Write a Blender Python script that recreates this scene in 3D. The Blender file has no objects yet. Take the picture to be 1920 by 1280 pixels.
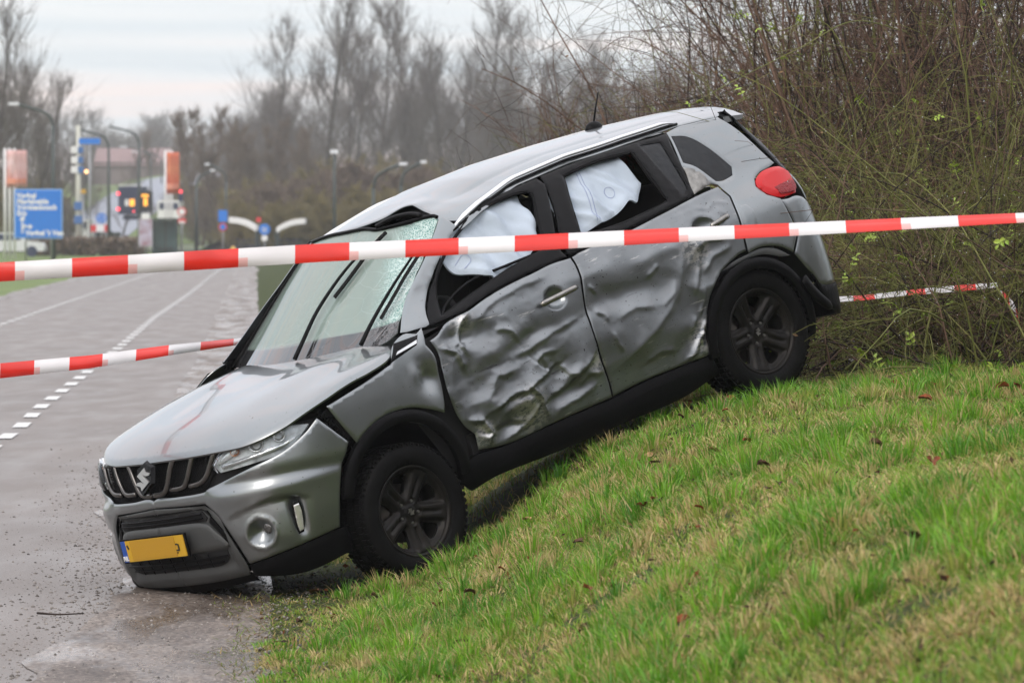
import bpy, math, random
import numpy as np
from mathutils import Vector, Matrix, Euler
from mathutils.geometry import delaunay_2d_cdt
random.seed(7); RS=np.random.RandomState(11)
S=bpy.context.scene; COL=S.collection
# ---------------------------------------------------------------- camera
CAMZ=1.81; PITCH=0.0237584; FPX=9047.7
cam=bpy.data.cameras.new('camera'); camo=bpy.data.objects.new('camera',cam); COL.objects.link(camo)
camo.location=(0,0,CAMZ); camo.rotation_euler=(math.pi/2-PITCH,0,0)
cam.sensor_width=36; cam.lens=FPX/1920*36; cam.clip_start=.5; cam.clip_end=6000
cam.dof.use_dof=True; cam.dof.focus_distance=24.2; cam.dof.aperture_fstop=7.5
S.camera=camo
# ---------------------------------------------------------------- sky and sun (overcast winter day)
W=bpy.data.worlds.new('World'); S.world=W; W.use_nodes=True
nt=W.node_tree; N=nt.nodes; L=nt.links; N.clear()
SUN_EL=math.radians(38); SUN_AZ=math.radians(205)
out=N.new('ShaderNodeOutputWorld'); add=N.new('ShaderNodeAddShader'); L.new(add.outputs[0],out.inputs[0])
sky=N.new('ShaderNodeTexSky'); sky.sky_type='NISHITA'; sky.sun_disc=False; sky.sun_elevation=SUN_EL; sky.sun_rotation=SUN_AZ
sky.air_density=1.0; sky.dust_density=3.0
b1=N.new('ShaderNodeBackground'); b1.inputs[1].default_value=.05; L.new(sky.outputs[0],b1.inputs[0]); L.new(b1.outputs[0],add.inputs[0])
tc=N.new('ShaderNodeTexCoord'); mp=N.new('ShaderNodeMapping'); mp.inputs['Scale'].default_value=(1.6,1.6,46); L.new(tc.outputs['Generated'],mp.inputs['Vector'])
nz=N.new('ShaderNodeTexNoise'); nz.inputs['Scale'].default_value=2.2; nz.inputs['Detail'].default_value=5; nz.inputs['Roughness'].default_value=.45; L.new(mp.outputs[0],nz.inputs['Vector'])
cr=N.new('ShaderNodeValToRGB'); L.new(nz.outputs['Fac'],cr.inputs[0])
e=cr.color_ramp.elements; e[0].position=.36; e[0].color=(.60,.66,.72,1); e[1].position=.62; e[1].color=(.90,.75,.715,1)
m_=e.new(.5); m_.color=(.73,.745,.775,1)
sx=N.new('ShaderNodeSeparateXYZ'); L.new(tc.outputs['Generated'],sx.inputs[0])
mr=N.new('ShaderNodeMapRange'); mr.inputs[1].default_value=.04; mr.inputs[2].default_value=.9; mr.inputs[3].default_value=1.10; mr.inputs[4].default_value=2.2; L.new(sx.outputs['Z'],mr.inputs[0])
b2=N.new('ShaderNodeBackground'); L.new(cr.outputs[0],b2.inputs[0]); L.new(mr.outputs[0],b2.inputs[1]); L.new(b2.outputs[0],add.inputs[1])
sun=bpy.data.lights.new('sun','SUN'); sun.energy=.7; sun.angle=math.radians(25); sun.color=(1,.96,.91)
so=bpy.data.objects.new('sun',sun); COL.objects.link(so)
so.rotation_euler=Euler((math.pi/2-SUN_EL,0,math.pi-SUN_AZ if 0 else math.radians(-25)),'XYZ')
S.view_settings.view_transform='Standard'; S.view_settings.look='None'; S.view_settings.exposure=0; S.view_settings.gamma=1
S.render.engine='CYCLES'
S.cycles.max_bounces=8; S.cycles.transparent_max_bounces=24; S.cycles.volume_bounces=1; S.cycles.use_denoising=True
S.cycles.caustics_reflective=False; S.cycles.caustics_refractive=False
# ---------------------------------------------------------------- helpers
def _c(c):
    return (c[0],c[1],c[2],1)
def mat(name,col,rough=.6,metal=0,coat=0,var=0,vscale=3,bump=0,bscale=40,col2=None,spec=.5,emit=None,alpha=1,trans=0,speck=0):
    m=bpy.data.materials.new(name); m.use_nodes=True; n=m.node_tree.nodes; l=m.node_tree.links
    p=n['Principled BSDF']; p.inputs['Base Color'].default_value=_c(col); p.inputs['Roughness'].default_value=rough
    p.inputs['Metallic'].default_value=metal; p.inputs['Coat Weight'].default_value=coat; p.inputs['Coat Roughness'].default_value=.04
    p.inputs['Specular IOR Level'].default_value=spec
    if trans: p.inputs['Transmission Weight'].default_value=trans
    if alpha<1: p.inputs['Alpha'].default_value=alpha
    t=n.new('ShaderNodeTexCoord')
    if var or col2:
        z=n.new('ShaderNodeTexNoise'); z.inputs['Scale'].default_value=vscale; z.inputs['Detail'].default_value=6; l.new(t.outputs['Object'],z.inputs['Vector'])
        r=n.new('ShaderNodeValToRGB'); l.new(z.outputs['Fac'],r.inputs[0]); r.color_ramp.elements[0].position=.32; r.color_ramp.elements[1].position=.68
        c2=col2 or tuple(min(1,x*(1+var)) for x in col); c1=col if col2 else tuple(x*(1-var) for x in col)
        r.color_ramp.elements[0].color=_c(c1); r.color_ramp.elements[1].color=_c(c2)
        src=r.outputs[0]
        if speck:
            z2=n.new('ShaderNodeTexNoise'); z2.inputs['Scale'].default_value=70; z2.inputs['Detail'].default_value=2; l.new(t.outputs['Object'],z2.inputs['Vector'])
            r2=n.new('ShaderNodeValToRGB'); r2.color_ramp.elements[0].position=speck; r2.color_ramp.elements[1].position=speck+.02; l.new(z2.outputs['Fac'],r2.inputs[0])
            mx=n.new('ShaderNodeMix'); mx.data_type='RGBA'; l.new(r2.outputs[0],mx.inputs[0]); l.new(src,mx.inputs[6]); mx.inputs[7].default_value=(.03,.028,.022,1); src=mx.outputs[2]
        l.new(src,p.inputs['Base Color'])
    if bump:
        z=n.new('ShaderNodeTexNoise'); z.inputs['Scale'].default_value=bscale; z.inputs['Detail'].default_value=4; l.new(t.outputs['Object'],z.inputs['Vector'])
        b=n.new('ShaderNodeBump'); b.inputs['Strength'].default_value=bump; b.inputs['Distance'].default_value=.02; l.new(z.outputs['Fac'],b.inputs['Height']); l.new(b.outputs[0],p.inputs['Normal'])
    if emit: p.inputs['Emission Color'].default_value=_c(emit[0]); p.inputs['Emission Strength'].default_value=emit[1]
    return m
def link(name,me,parent=None,loc=None,rot=None):
    o=bpy.data.objects.new(name,me); COL.objects.link(o)
    if parent is not None: o.parent=parent
    if loc is not None: o.location=loc
    if rot is not None: o.rotation_euler=rot
    return o
def mesh(name,v,f,m,smooth=False):
    me=bpy.data.meshes.new(name); me.from_pydata([tuple(map(float,x)) for x in v],[],[tuple(int(i) for i in q) for q in f]); 
    if m is not None:
        for k in (m if isinstance(m,(list,tuple)) else [m]): me.materials.append(k)
    if smooth: me.polygons.foreach_set('use_smooth',[True]*len(me.polygons))
    me.update(); return me
def fastmesh(name,V,F,m,k=3,smooth=False,colors=None,matidx=None):
    "V (n,3) F (m,k) numpy"
    me=bpy.data.meshes.new(name); me.vertices.add(len(V)); me.vertices.foreach_set('co',np.ascontiguousarray(V,np.float32).ravel())
    me.loops.add(F.size); me.loops.foreach_set('vertex_index',np.ascontiguousarray(F,np.int32).ravel())
    me.polygons.add(len(F)); me.polygons.foreach_set('loop_start',np.arange(0,F.size,k,dtype=np.int32)); me.polygons.foreach_set('loop_total',np.full(len(F),k,np.int32))
    if smooth: me.polygons.foreach_set('use_smooth',np.ones(len(F),bool))
    for q in (m if isinstance(m,(list,tuple)) else [m]): me.materials.append(q)
    if matidx is not None: me.polygons.foreach_set('material_index',np.asarray(matidx,np.int32))
    me.update(calc_edges=True)
    if colors is not None:
        a=me.color_attributes.new('Col','FLOAT_COLOR','POINT'); a.data.foreach_set('color',np.ascontiguousarray(np.c_[colors,np.ones(len(colors))],np.float32).ravel())
    return me
def obj(name,v,f,m,parent=None,smooth=False,loc=None,rot=None):
    return link(name,mesh(name,v,f,m,smooth),parent,loc,rot)
def tag(o,label=None,cat=None,group=None,kind=None):
    if label: o['label']=label
    if cat: o['category']=cat
    if group: o['group']=group
    if kind: o['kind']=kind
    return o
def empty(name,loc=(0,0,0),rot=(0,0,0),parent=None):
    o=bpy.data.objects.new(name,None); COL.objects.link(o); o.location=loc; o.rotation_euler=rot; o.empty_display_size=.2
    if parent is not None: o.parent=parent
    return o
def copy_tree(o,parent=None):
    c=o.copy(); COL.objects.link(c); c.parent=parent
    if parent is not None: c.matrix_parent_inverse=o.matrix_parent_inverse.copy()
    for ch in o.children: copy_tree(ch,c)
    return c
def boxvf(c,s,R=None,bev=0):
    c=np.array(c,float); s=np.array(s,float)/2
    v=np.array([[x,y,z] for x in(-1,1) for y in(-1,1) for z in(-1,1)])*s
    if R is not None: v=v@np.array(R).T
    f=[(0,1,3,2),(4,6,7,5),(0,4,5,1),(2,3,7,6),(0,2,6,4),(1,5,7,3)]
    return v+c,f
class MB:
    def __init__(s): s.v=[]; s.f=[]; s.n=0; s.mi=[]
    def add(s,v,f,mi=0):
        s.v+= [tuple(map(float,x)) for x in v]; s.f+=[tuple(int(i)+s.n for i in q) for q in f]; s.mi+=[mi]*len(f); s.n+=len(v); return s
    def box(s,c,d,R=None,mi=0): v,f=boxvf(c,d,R); return s.add(v,f,mi)
    def tube(s,p,r,n=6,mi=0): v,f=tubevf(p,r,n); return s.add(v,f,mi)
    def build(s,name,m,parent=None,smooth=False,loc=None,rot=None):
        me=mesh(name,s.v,s.f,m,smooth)
        if any(s.mi): me.polygons.foreach_set('material_index',s.mi)
        return link(name,me,parent,loc,rot)
def frames(P):
    P=np.array(P,float); T=np.gradient(P,axis=0); T/=np.linalg.norm(T,axis=1)[:,None]+1e-9
    a=np.array([0,0,1.]); 
    if abs(T[0]@a)>.9: a=np.array([1.,0,0])
    U=[]; 
    for t in T:
        u=a-t*(a@t); u/=np.linalg.norm(u)+1e-9; U.append(u); a=u
    U=np.array(U); return P,T,U,np.cross(T,U)
def tubevf(p,r,n=6,sx=1,sy=1):
    P,T,U,V=frames(p); r=np.atleast_1d(np.asarray(r,float)); r=np.interp(np.linspace(0,1,len(P)),np.linspace(0,1,max(2,len(r))),r if len(r)>1 else [r[0]]*2); a=np.arange(n)*2*math.pi/n
    v=(P[:,None]+r[:,None,None]*(np.cos(a)[None,:,None]*U[:,None]*sx+np.sin(a)[None,:,None]*V[:,None]*sy)).reshape(-1,3)
    f=[(i*n+j,i*n+(j+1)%n,(i+1)*n+(j+1)%n,(i+1)*n+j) for i in range(len(P)-1) for j in range(n)]
    f+=[tuple(range(n))[::-1],tuple((len(P)-1)*n+j for j in range(n))]
    return v,f
def crom(P,n=6):
    P=np.array(P,float); P=np.vstack([2*P[0]-P[1],P,2*P[-1]-P[-2]]); o=[]
    for i in range(1,len(P)-2):
        a,b,c,d=P[i-1:i+3]; t=np.linspace(0,1,n,endpoint=False)[:,None]
        o.append(.5*((2*b)+(-a+c)*t+(2*a-5*b+4*c-d)*t*t+(-a+3*b-3*c+d)*t**3))
    return np.vstack(o+[P[-2:-1]])
def tubes_batch(P,R,n=3):
    "P (k,m,3) polylines, R (k,m) radii -> V,F quads"
    k,m,_=P.shape; T=np.gradient(P,axis=1); T/=np.linalg.norm(T,axis=2,keepdims=True)+1e-9
    a=np.where(np.abs(T[...,2:3])>.8,np.array([1.,0,0]),np.array([0,0,1.])); U=np.cross(T,a); U/=np.linalg.norm(U,axis=2,keepdims=True)+1e-9; V=np.cross(T,U)
    an=np.arange(n)*2*math.pi/n
    X=P[:,:,None]+R[:,:,None,None]*(np.cos(an)[:,None]*U[:,:,None]+np.sin(an)[:,None]*V[:,:,None])
    idx=np.arange(k*m*n).reshape(k,m,n); A=idx[:,:-1]; B=idx[:,1:]
    F=np.stack([A,np.roll(A,-1,2),np.roll(B,-1,2),B],-1).reshape(-1,4)
    return X.reshape(-1,3),F
def at(u,v,D):
    "world point seen at photo position (u,v) at distance D"
    dx=(u-960)/FPX; dz=-(v-640)/FPX; c,s=math.cos(PITCH),math.sin(PITCH)
    y=c+dz*s; z=-s+dz*c
    return np.array([dx/y*D,D,CAMZ+z/y*D])
def text_mesh(txt,size,m,name='lettering'):
    cu=bpy.data.curves.new('t','FONT'); cu.body=txt; cu.size=size; cu.extrude=.004; cu.offset=.012*size/.3; cu.resolution_u=2
    o=bpy.data.objects.new('t',cu); COL.objects.link(o); dg=bpy.context.evaluated_depsgraph_get()
    me=bpy.data.meshes.new_from_object(o.evaluated_get(dg)); bpy.data.objects.remove(o); me.name=name; me.materials.clear(); me.materials.append(m); return me
# ---------------- body surfaces of the car
# plan curve (front centre -> left side -> rear centre)
_P=np.array([(.895,0),(.885,.22),(.855,.42),(.79,.59),(.67,.725),(.48,.815),(.25,.862),(0,.878),(-.4,.885),(-.9,.887),(-1.4,.887),(-1.9,.887),(-2.4,.885),(-2.8,.872),(-3.04,.845),(-3.18,.77),(-3.255,.63),(-3.29,.35),(-3.3,0)])
def _cr(P,n=40):
    P=np.vstack([[P[0,0],-P[1,1]],P,[P[-1,0],-P[-2,1]]]);o=[]
    for i in range(1,len(P)-2):
        a,b,c,d=P[i-1:i+3];t=np.linspace(0,1,n,endpoint=False)[:,None]
        o.append(.5*((2*b)+(-a+c)*t+(2*a-5*b+4*c-d)*t*t+(-a+3*b-3*c+d)*t**3))
    return np.vstack(o+[P[-2:-1]])
_C=_cr(_P);_S=np.r_[0,np.cumsum(np.linalg.norm(np.diff(_C,axis=0),axis=1))];SL=_S[-1]
_T=np.gradient(_C,axis=0);_T/=np.linalg.norm(_T,axis=1)[:,None];_N=np.c_[-_T[:,1],_T[:,0]]*-1
_k=np.ones(61)/61
def _sm(a):return np.convolve(np.pad(a,30,mode='reflect',reflect_type='odd'),_k,'valid')
_N=np.c_[_sm(_N[:,0]),_sm(_N[:,1])];_N/=np.linalg.norm(_N,axis=1)[:,None]
def smooth(a,b,x):
    t=np.clip((x-a)/(b-a),0,1);return t*t*(3-2*t)
_zt=np.linspace(-.1,1.7,181)
def _tab(zs,vs):
    v=np.interp(_zt,zs,vs);k=np.ones(9)/9
    for _ in range(2): v=np.convolve(np.pad(v,4,mode='edge'),k,'valid')
    return v
_F=_tab([.1,.2,.3,.45,.60,.70,.78,.85,.95],[.09,.035,.01,0,.012,.03,.045,.075,.16])
_L=_tab([.1,.25,.35,.5,.66,.80,.95,1.03,1.10,1.14,1.3,1.48,1.56],[.10,.05,.025,.012,0,.004,.022,.045,.075,.09,.155,.255,.34])
_R=_tab([.2,.3,.5,.7,.9,1.05,1.2,1.5,1.6],[.06,.01,0,.02,.035,.05,.11,.32,.40])
def body(s,z):
    "s arc coordinate (negative = right side), z height -> xyz"
    s=np.asarray(s,float);z=np.asarray(z,float);a=np.abs(s);g=np.where(s<0,-1.,1.)
    cx=np.interp(a,_S,_C[:,0]);cy=np.interp(a,_S,_C[:,1]);nx=np.interp(a,_S,_N[:,0]);ny=np.interp(a,_S,_N[:,1])
    wf=1-smooth(.55,1.25,a);wr=smooth(SL-1.15,SL-.45,a)
    i=wf*np.interp(z,_zt,_F)+wr*np.interp(z,_zt,_R)+(1-wf-wr)*np.interp(z,_zt,_L)
    up=smooth(.95,1.2,z)
    i=i+up*.06*smooth(-1.1,-.35,cx)*(1-wf)+up*.05*smooth(-1.9,-2.9,cx)*(1-wr)
    i=np.where(z>.95,i+0*i,i)
    return np.stack([cx-nx*i,g*(cy-ny*i),z+0*i],-1)
def s_of_x(x): # left side arc coord from x
    return np.interp(-np.asarray(x,float),-_C[:,0],_S)
_hx=np.linspace(-.45,.88,60);_hz=np.interp(_hx,[-.45,-.1,.2,.5,.68,.78,.84,.88],[1.03,1.012,.985,.94,.905,.872,.835,.79])
for _i in range(3): _hz=np.convolve(np.pad(_hz,4,mode='reflect',reflect_type='odd'),np.ones(9)/9,'valid')
def hood(x,y):
    x=np.asarray(x,float);y=np.asarray(y,float)
    xx=x+.13*(np.abs(y)/.75)**2.5*smooth(-.3,.6,x)
    z=np.interp(xx,_hx,_hz)-.045*np.clip(np.abs(y)/.77,0,2)**3.6+.007*np.exp(-((np.abs(y)-.46)/.12)**2)*smooth(.75,.3,x)
    return np.stack([x,y,z],-1)
def shield(y,z):
    y=np.asarray(y,float);z=np.asarray(z,float);t=(z-1.0)/.5
    x=-.14-.66*t-.05*t*(1-t)*-1-(.36+.06*t)*y*y
    return np.stack([x,y,z],-1)
_rx=[-3.1,-2.9,-2.6,-2.2,-1.8,-1.4,-1.1,-.9,-.75];_rz=[1.535,1.56,1.588,1.61,1.622,1.612,1.575,1.532,1.49]
def roof(x,y):
    x=np.asarray(x,float);y=np.asarray(y,float)
    z=np.interp(-x,-np.array(_rx)[::-1]*1.0 if 0 else np.array([-a for a in _rx[::-1]]),_rz[::-1])-.10*(np.abs(y)/.6)**2.6
    return np.stack([x,y,z],-1)
T={'front_door': [(2.92, 1.093), (2.79, 1.099), (2.648, 1.089), (2.511, 1.082), (2.336, 1.062), (2.177, 1.032), (2.036, 1.024), (1.947, 0.983), (1.883, 0.967), (1.901, 0.888), (1.888, 0.791), (1.881, 0.655), (1.916, 0.52), (1.973, 0.446), (1.968, 0.366), (2.187, 0.337), (2.522, 0.349), (2.887, 0.354), (2.886, 0.44), (2.869, 0.543), (2.864, 0.698), (2.882, 0.87), (2.921, 1.029)],
 'rear_door': [(2.93, 1.094), (3.032, 1.106), (3.31, 1.111), (3.871, 1.151), (4.072, 1.156), (4.098, 1.088), (4.059, 0.992), (4.022, 0.801), (3.944, 0.791), (3.795, 0.742), (3.696, 0.653), (3.635, 0.541), (3.621, 0.442), (3.614, 0.362), (3.383, 0.369), (3.123, 0.371), (2.896, 0.357), (2.892, 0.442), (2.876, 0.544), (2.869, 0.699), (2.89, 0.871), (2.928, 1.03)],
 'fender': [(1.881, 1.04), (1.827, 1.02), (1.762, 1.041), (1.661, 1.008), (1.595, 0.927), (1.517, 0.912), (1.364, 0.883), (1.163, 0.849), (1.205, 0.742), (1.263, 0.625), (1.37, 0.678), (1.485, 0.703), (1.616, 0.694), (1.723, 0.654), (1.822, 0.604), (1.844, 0.646), (1.861, 0.727), (1.87, 0.827), (1.872, 0.889), (1.844, 0.955)],
 'fender_badge': [(1.592, 0.928), (1.669, 1.014), (1.828, 1.011), (1.789, 0.965)],
 'badge_chrome': [(1.641, 0.956), (1.657, 0.97), (1.798, 0.989), (1.787, 0.972)],
 'cantrail_low': [(2.027, 1.165), (2.091, 1.228), (2.166, 1.298), (2.267, 1.362), (2.381, 1.423), (2.482, 1.458), (2.613, 1.486)],
 'cantrail_low2': [(2.587, 1.485), (2.864, 1.509), (3.104, 1.511)],
 'cantrail_low3': [(3.015, 1.514), (3.222, 1.523), (3.53, 1.527), (3.995, 1.497)],
 'cantrail_top': [(2.371, 1.502), (2.504, 1.555), (2.717, 1.601), (2.946, 1.614), (3.284, 1.615), (3.657, 1.579), (4.107, 1.543)],
 'pillar_a': [(1.902, 1.042), (1.868, 1.036), (1.786, 1.04), (1.749, 1.05), (1.882, 1.164), (1.996, 1.246), (2.135, 1.338), (2.245, 1.412), (2.356, 1.493)],
 'front_frame': [(1.926, 1.022), (1.974, 1.101), (2.104, 1.219), (2.227, 1.313), (2.376, 1.4), (2.581, 1.479), (2.861, 1.506), (3.033, 1.509), (3.114, 1.508), (2.925, 1.19), (2.929, 1.132), (2.659, 1.103), (2.345, 1.074), (2.186, 1.043), (2.03, 1.035)],
 'front_open': [(2.026, 1.057), (2.076, 1.149), (2.15, 1.244), (2.261, 1.328), (2.388, 1.396), (2.56, 1.458), (2.746, 1.477), (2.893, 1.474), (2.94, 1.445), (2.871, 1.328), (2.799, 1.185), (2.562, 1.153), (2.291, 1.105), (2.087, 1.064)],
 'rear_frame': [(3.12, 1.517), (3.352, 1.521), (3.69, 1.512), (3.987, 1.494), (3.948, 1.411), (3.926, 1.314), (3.886, 1.164), (3.873, 1.15), (3.349, 1.135), (3.086, 1.117), (2.931, 1.118), (2.973, 1.229), (3.036, 1.368)],
 'rear_open': [(3.185, 1.479), (3.418, 1.49), (3.644, 1.474), (3.682, 1.46), (3.681, 1.33), (3.689, 1.214), (3.688, 1.18), (3.509, 1.167), (3.285, 1.161), (3.062, 1.189), (3.112, 1.332)],
 'rear_open2': [(3.759, 1.482), (3.897, 1.461), (3.879, 1.362), (3.865, 1.203), (3.812, 1.185), (3.774, 1.351)],
 'bpillar_a': [(3.03, 1.51), (3.112, 1.506), (2.931, 1.188), (2.932, 1.127), (2.813, 1.13), (2.799, 1.185), (2.909, 1.371)],
 'quarter_glass': [(4.001, 1.475), (4.095, 1.44), (4.169, 1.363), (4.247, 1.221), (4.218, 1.179), (4.097, 1.165), (4.057, 1.183), (4.015, 1.287), (3.921, 1.309)],
 'inner_piece': [(3.919, 1.307), (4.009, 1.284), (4.049, 1.178), (3.883, 1.16)],
 'quarter': [(4.002, 1.498), (4.133, 1.501), (4.241, 1.493), (4.309, 1.417), (4.387, 1.319), (4.468, 1.233), (4.544, 1.164), (4.377, 1.134), (4.33, 1.112), (4.313, 1.085), (4.335, 1.036), (4.403, 0.991), (4.409, 0.922), (4.416, 0.842), (4.409, 0.779), (4.332, 0.694), (4.266, 0.684), (4.223, 0.754), (4.164, 0.783), (4.095, 0.79), (4.031, 0.783), (4.049, 0.868), (4.082, 1.003), (4.118, 1.092), (4.089, 1.156), (3.896, 1.154), (3.921, 1.309)],
 'fuel_flap': [(4.109, 1.036), (4.157, 1.029), (4.182, 0.987), (4.168, 0.912), (4.122, 0.86), (4.055, 0.869), (4.075, 0.965)],
 'tail_lamp': [(4.34, 1.12), (4.417, 1.142), (4.517, 1.148), (4.661, 1.137), (4.676, 1.09), (4.59, 1.029), (4.547, 0.979), (4.406, 0.994), (4.336, 1.037), (4.314, 1.088)],
 'rear_bumper': [(4.399, 0.987), (4.524, 0.967), (4.557, 0.899), (4.58, 0.821), (4.69, 0.702), (4.568, 0.609), (4.53, 0.541), (4.422, 0.595), (4.34, 0.682), (4.414, 0.777), (4.42, 0.841)],
 'sill': [(1.896, 0.312), (1.967, 0.36), (2.186, 0.333), (2.52, 0.344), (2.885, 0.347), (3.121, 0.364), (3.381, 0.362), (3.6, 0.355), (3.589, 0.246), (3.359, 0.239), (3.012, 0.243), (2.501, 0.237), (2.172, 0.259), (1.884, 0.244)],
 'arch_front_in': [(1.262, 0.623), (1.37, 0.676), (1.484, 0.7), (1.615, 0.691), (1.722, 0.651), (1.821, 0.602), (1.861, 0.533), (1.88, 0.42), (1.888, 0.321), (1.841, 0.251)],
 'arch_rear_in': [(3.626, 0.448), (3.643, 0.568), (3.699, 0.652), (3.8, 0.721), (3.917, 0.759), (4.03, 0.765), (4.141, 0.733), (4.252, 0.694), (4.335, 0.622), (4.412, 0.541), (4.461, 0.457)],
 'arch_rear_out': [(3.599, 0.356), (3.64, 0.544), (3.706, 0.637), (3.806, 0.696), (3.924, 0.725), (4.03, 0.726), (4.144, 0.699), (4.254, 0.655), (4.322, 0.585)],
 'handle_f': [(2.592, 0.943), (2.614, 0.952), (2.828, 0.958), (2.851, 0.945), (2.835, 0.926), (2.604, 0.918), (2.588, 0.926)],
 'recess_f': [(2.649, 0.954), (2.686, 0.988), (2.737, 0.989), (2.771, 0.962), (2.761, 0.913), (2.729, 0.884), (2.68, 0.886), (2.642, 0.911)],
 'handle_r': [(3.828, 1.001), (3.939, 1.003), (3.977, 0.998), (3.961, 0.973), (3.859, 0.969)],
 'recess_r': [(3.749, 1.016), (3.781, 1.033), (3.839, 1.037), (3.893, 1.014), (3.9, 0.977), (3.823, 0.926), (3.766, 0.936), (3.735, 0.972)],
 'bumper': [(0.051, 0.624), (0.185, 0.616), (0.392, 0.616), (0.433, 0.632), (0.681, 0.678), (0.878, 0.711), (1.008, 0.759), (1.097, 0.812), (1.159, 0.729), (1.222, 0.649), (1.186, 0.591), (1.145, 0.534), (1.096, 0.401), (1.06, 0.265), (0.803, 0.244), (0.53, 0.22), (0.514, 0.308), (0.483, 0.406), (0.447, 0.492), (0.385, 0.558), (0.035, 0.575)],
 'bumper_crease1': [(0.493, 0.464), (0.627, 0.496), (0.735, 0.512), (0.832, 0.503), (0.925, 0.473)],
 'bumper_crease2': [(0.491, 0.46), (0.719, 0.462), (0.813, 0.444), (0.863, 0.408)],
 'bumper_crease3': [(0.43, 0.621), (0.673, 0.651), (0.867, 0.615), (1.062, 0.572), (1.151, 0.533)],
 'fog_c': [(0.642, 0.367), (0.713, 0.348), (0.664, 0.432)],
 'fog_lamp': [(0.688, 0.376), (0.715, 0.368), (0.701, 0.413)],
 'drl': [(0.846, 0.457), (0.888, 0.46), (0.877, 0.403), (0.855, 0.32), (0.813, 0.303), (0.832, 0.388)],
 'centre': [(0.034, 0.573), (0.376, 0.553), (0.439, 0.488), (0.477, 0.392), (0.504, 0.289), (0.514, 0.217), (0.512, 0.166), (0.198, 0.174), (-0.138, 0.179), (-0.243, 0.181)],
 'slot': [(0.017, 0.53), (0.347, 0.527), (0.374, 0.488), (0.356, 0.475), (0.0, 0.489)],
 'carrier': [(-0.002, 0.484), (0.327, 0.474), (0.412, 0.417), (0.479, 0.335), (0.382, 0.324), (-0.093, 0.331)],
 'lower_grille': [(-0.09, 0.336), (0.43, 0.32), (0.396, 0.264), (0.347, 0.243), (0.256, 0.239), (-0.163, 0.248)],
 'lip': [(0.529, 0.211), (0.802, 0.24), (1.059, 0.258), (1.117, 0.254), (1.097, 0.13), (0.883, 0.136), (0.71, 0.141), (0.519, 0.159)],
 'plate': [(-0.326, 0.442), (0.234, 0.437), (0.235, 0.331), (-0.341, 0.337)],
 'headlight': [(0.474, 0.728), (0.519, 0.768), (0.592, 0.819), (0.678, 0.83), (0.785, 0.836), (0.939, 0.822), (1.055, 0.795), (1.011, 0.766), (0.971, 0.741), (0.855, 0.703), (0.688, 0.7), (0.507, 0.692)],
 'grille': [(0.029, 0.83), (0.256, 0.817), (0.531, 0.807), (0.484, 0.726), (0.394, 0.621), (0.219, 0.627), (0.045, 0.631)],
 'gbars': [(0.171, 0.796), (0.062, 0.631), (0.339, 0.793), (0.218, 0.651), (0.504, 0.797), (0.385, 0.651), (-0.241, 0.806), (-0.211, 0.654), (-0.095, 0.801), (-0.083, 0.661), (-0.394, 0.82), (-0.357, 0.664)],
 'emblem': [(0.028, 0.804), (0.111, 0.76), (0.077, 0.687), (-0.003, 0.654), (-0.07, 0.708), (-0.051, 0.773)],
 'right_light': [(-0.608, 0.864), (-0.487, 0.842), (-0.389, 0.798), (-0.367, 0.683), (-0.486, 0.741), (-0.552, 0.814)],
 'hood': [(0.821, -0.349), (0.857, 0.046), (0.843, 0.313), (0.793, 0.529), (0.714, 0.688), (0.567, 0.799), (0.325, 0.859), (0.154, 0.865), (0.006, 0.869)],
 'hood2': [(0.073, 0.901), (-0.092, 0.869), (-0.283, 0.695), (-0.334, 0.617), (-0.269, 0.441), (-0.231, 0.206)],
 'shield': [(-0.568, 1.477), (-0.135, 1.506), (0.099, 1.529), (0.189, 1.533), (0.251, 1.545), (0.315, 1.551), (0.407, 1.537), (0.546, 1.496), (0.58, 1.419), (0.589, 1.328), (0.597, 1.23), (0.633, 1.135), (0.677, 1.034), (0.639, 1.008), (0.381, 1.024), (0.074, 1.029), (-0.693, 1.013)],
 'frit': [(0.654, 1.066), (0.473, 1.072), (0.188, 1.08), (-0.194, 1.088), (-0.806, 1.063)],
 'crush': [(0.371, 1.535), (0.548, 1.493), (0.59, 1.32), (0.583, 1.241), (0.667, 1.047), (0.616, 1.04), (0.461, 1.228), (0.4, 1.36), (0.376, 1.445)],
 'wiper1': [(0.107, 1.03), (0.093, 1.077), (0.07, 1.228), (0.113, 1.281), (0.152, 1.351), (0.191, 1.388)],
 'blade1': [(0.156, 1.256), (0.192, 1.298), (0.237, 1.431), (0.276, 1.467)],
 'wiper2': [(0.532, 1.026), (0.529, 1.071), (0.534, 1.152), (0.544, 1.231), (0.563, 1.325)],
 'blade2': [(0.562, 1.115), (0.566, 1.187), (0.568, 1.259), (0.583, 1.329)],
 'roof_front': [(-0.849, -0.471), (-0.836, -0.158), (-0.897, 0.035), (-0.984, 0.138), (-1.026, 0.224), (-0.969, 0.386), (-0.984, 0.483)],
 'airbag_f': [(2.376, 1.4), (2.598, 1.446), (2.871, 1.452), (2.829, 1.327), (2.756, 1.201), (2.543, 1.172), (2.476, 1.18), (2.438, 1.202), (2.362, 1.226), (2.324, 1.281), (2.342, 1.356)],
 'airbag_r': [(3.184, 1.458), (3.402, 1.46), (3.609, 1.442), (3.611, 1.371), (3.621, 1.273), (3.5, 1.222), (3.464, 1.253), (3.333, 1.225), (3.073, 1.199), (3.121, 1.343)]}
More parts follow.
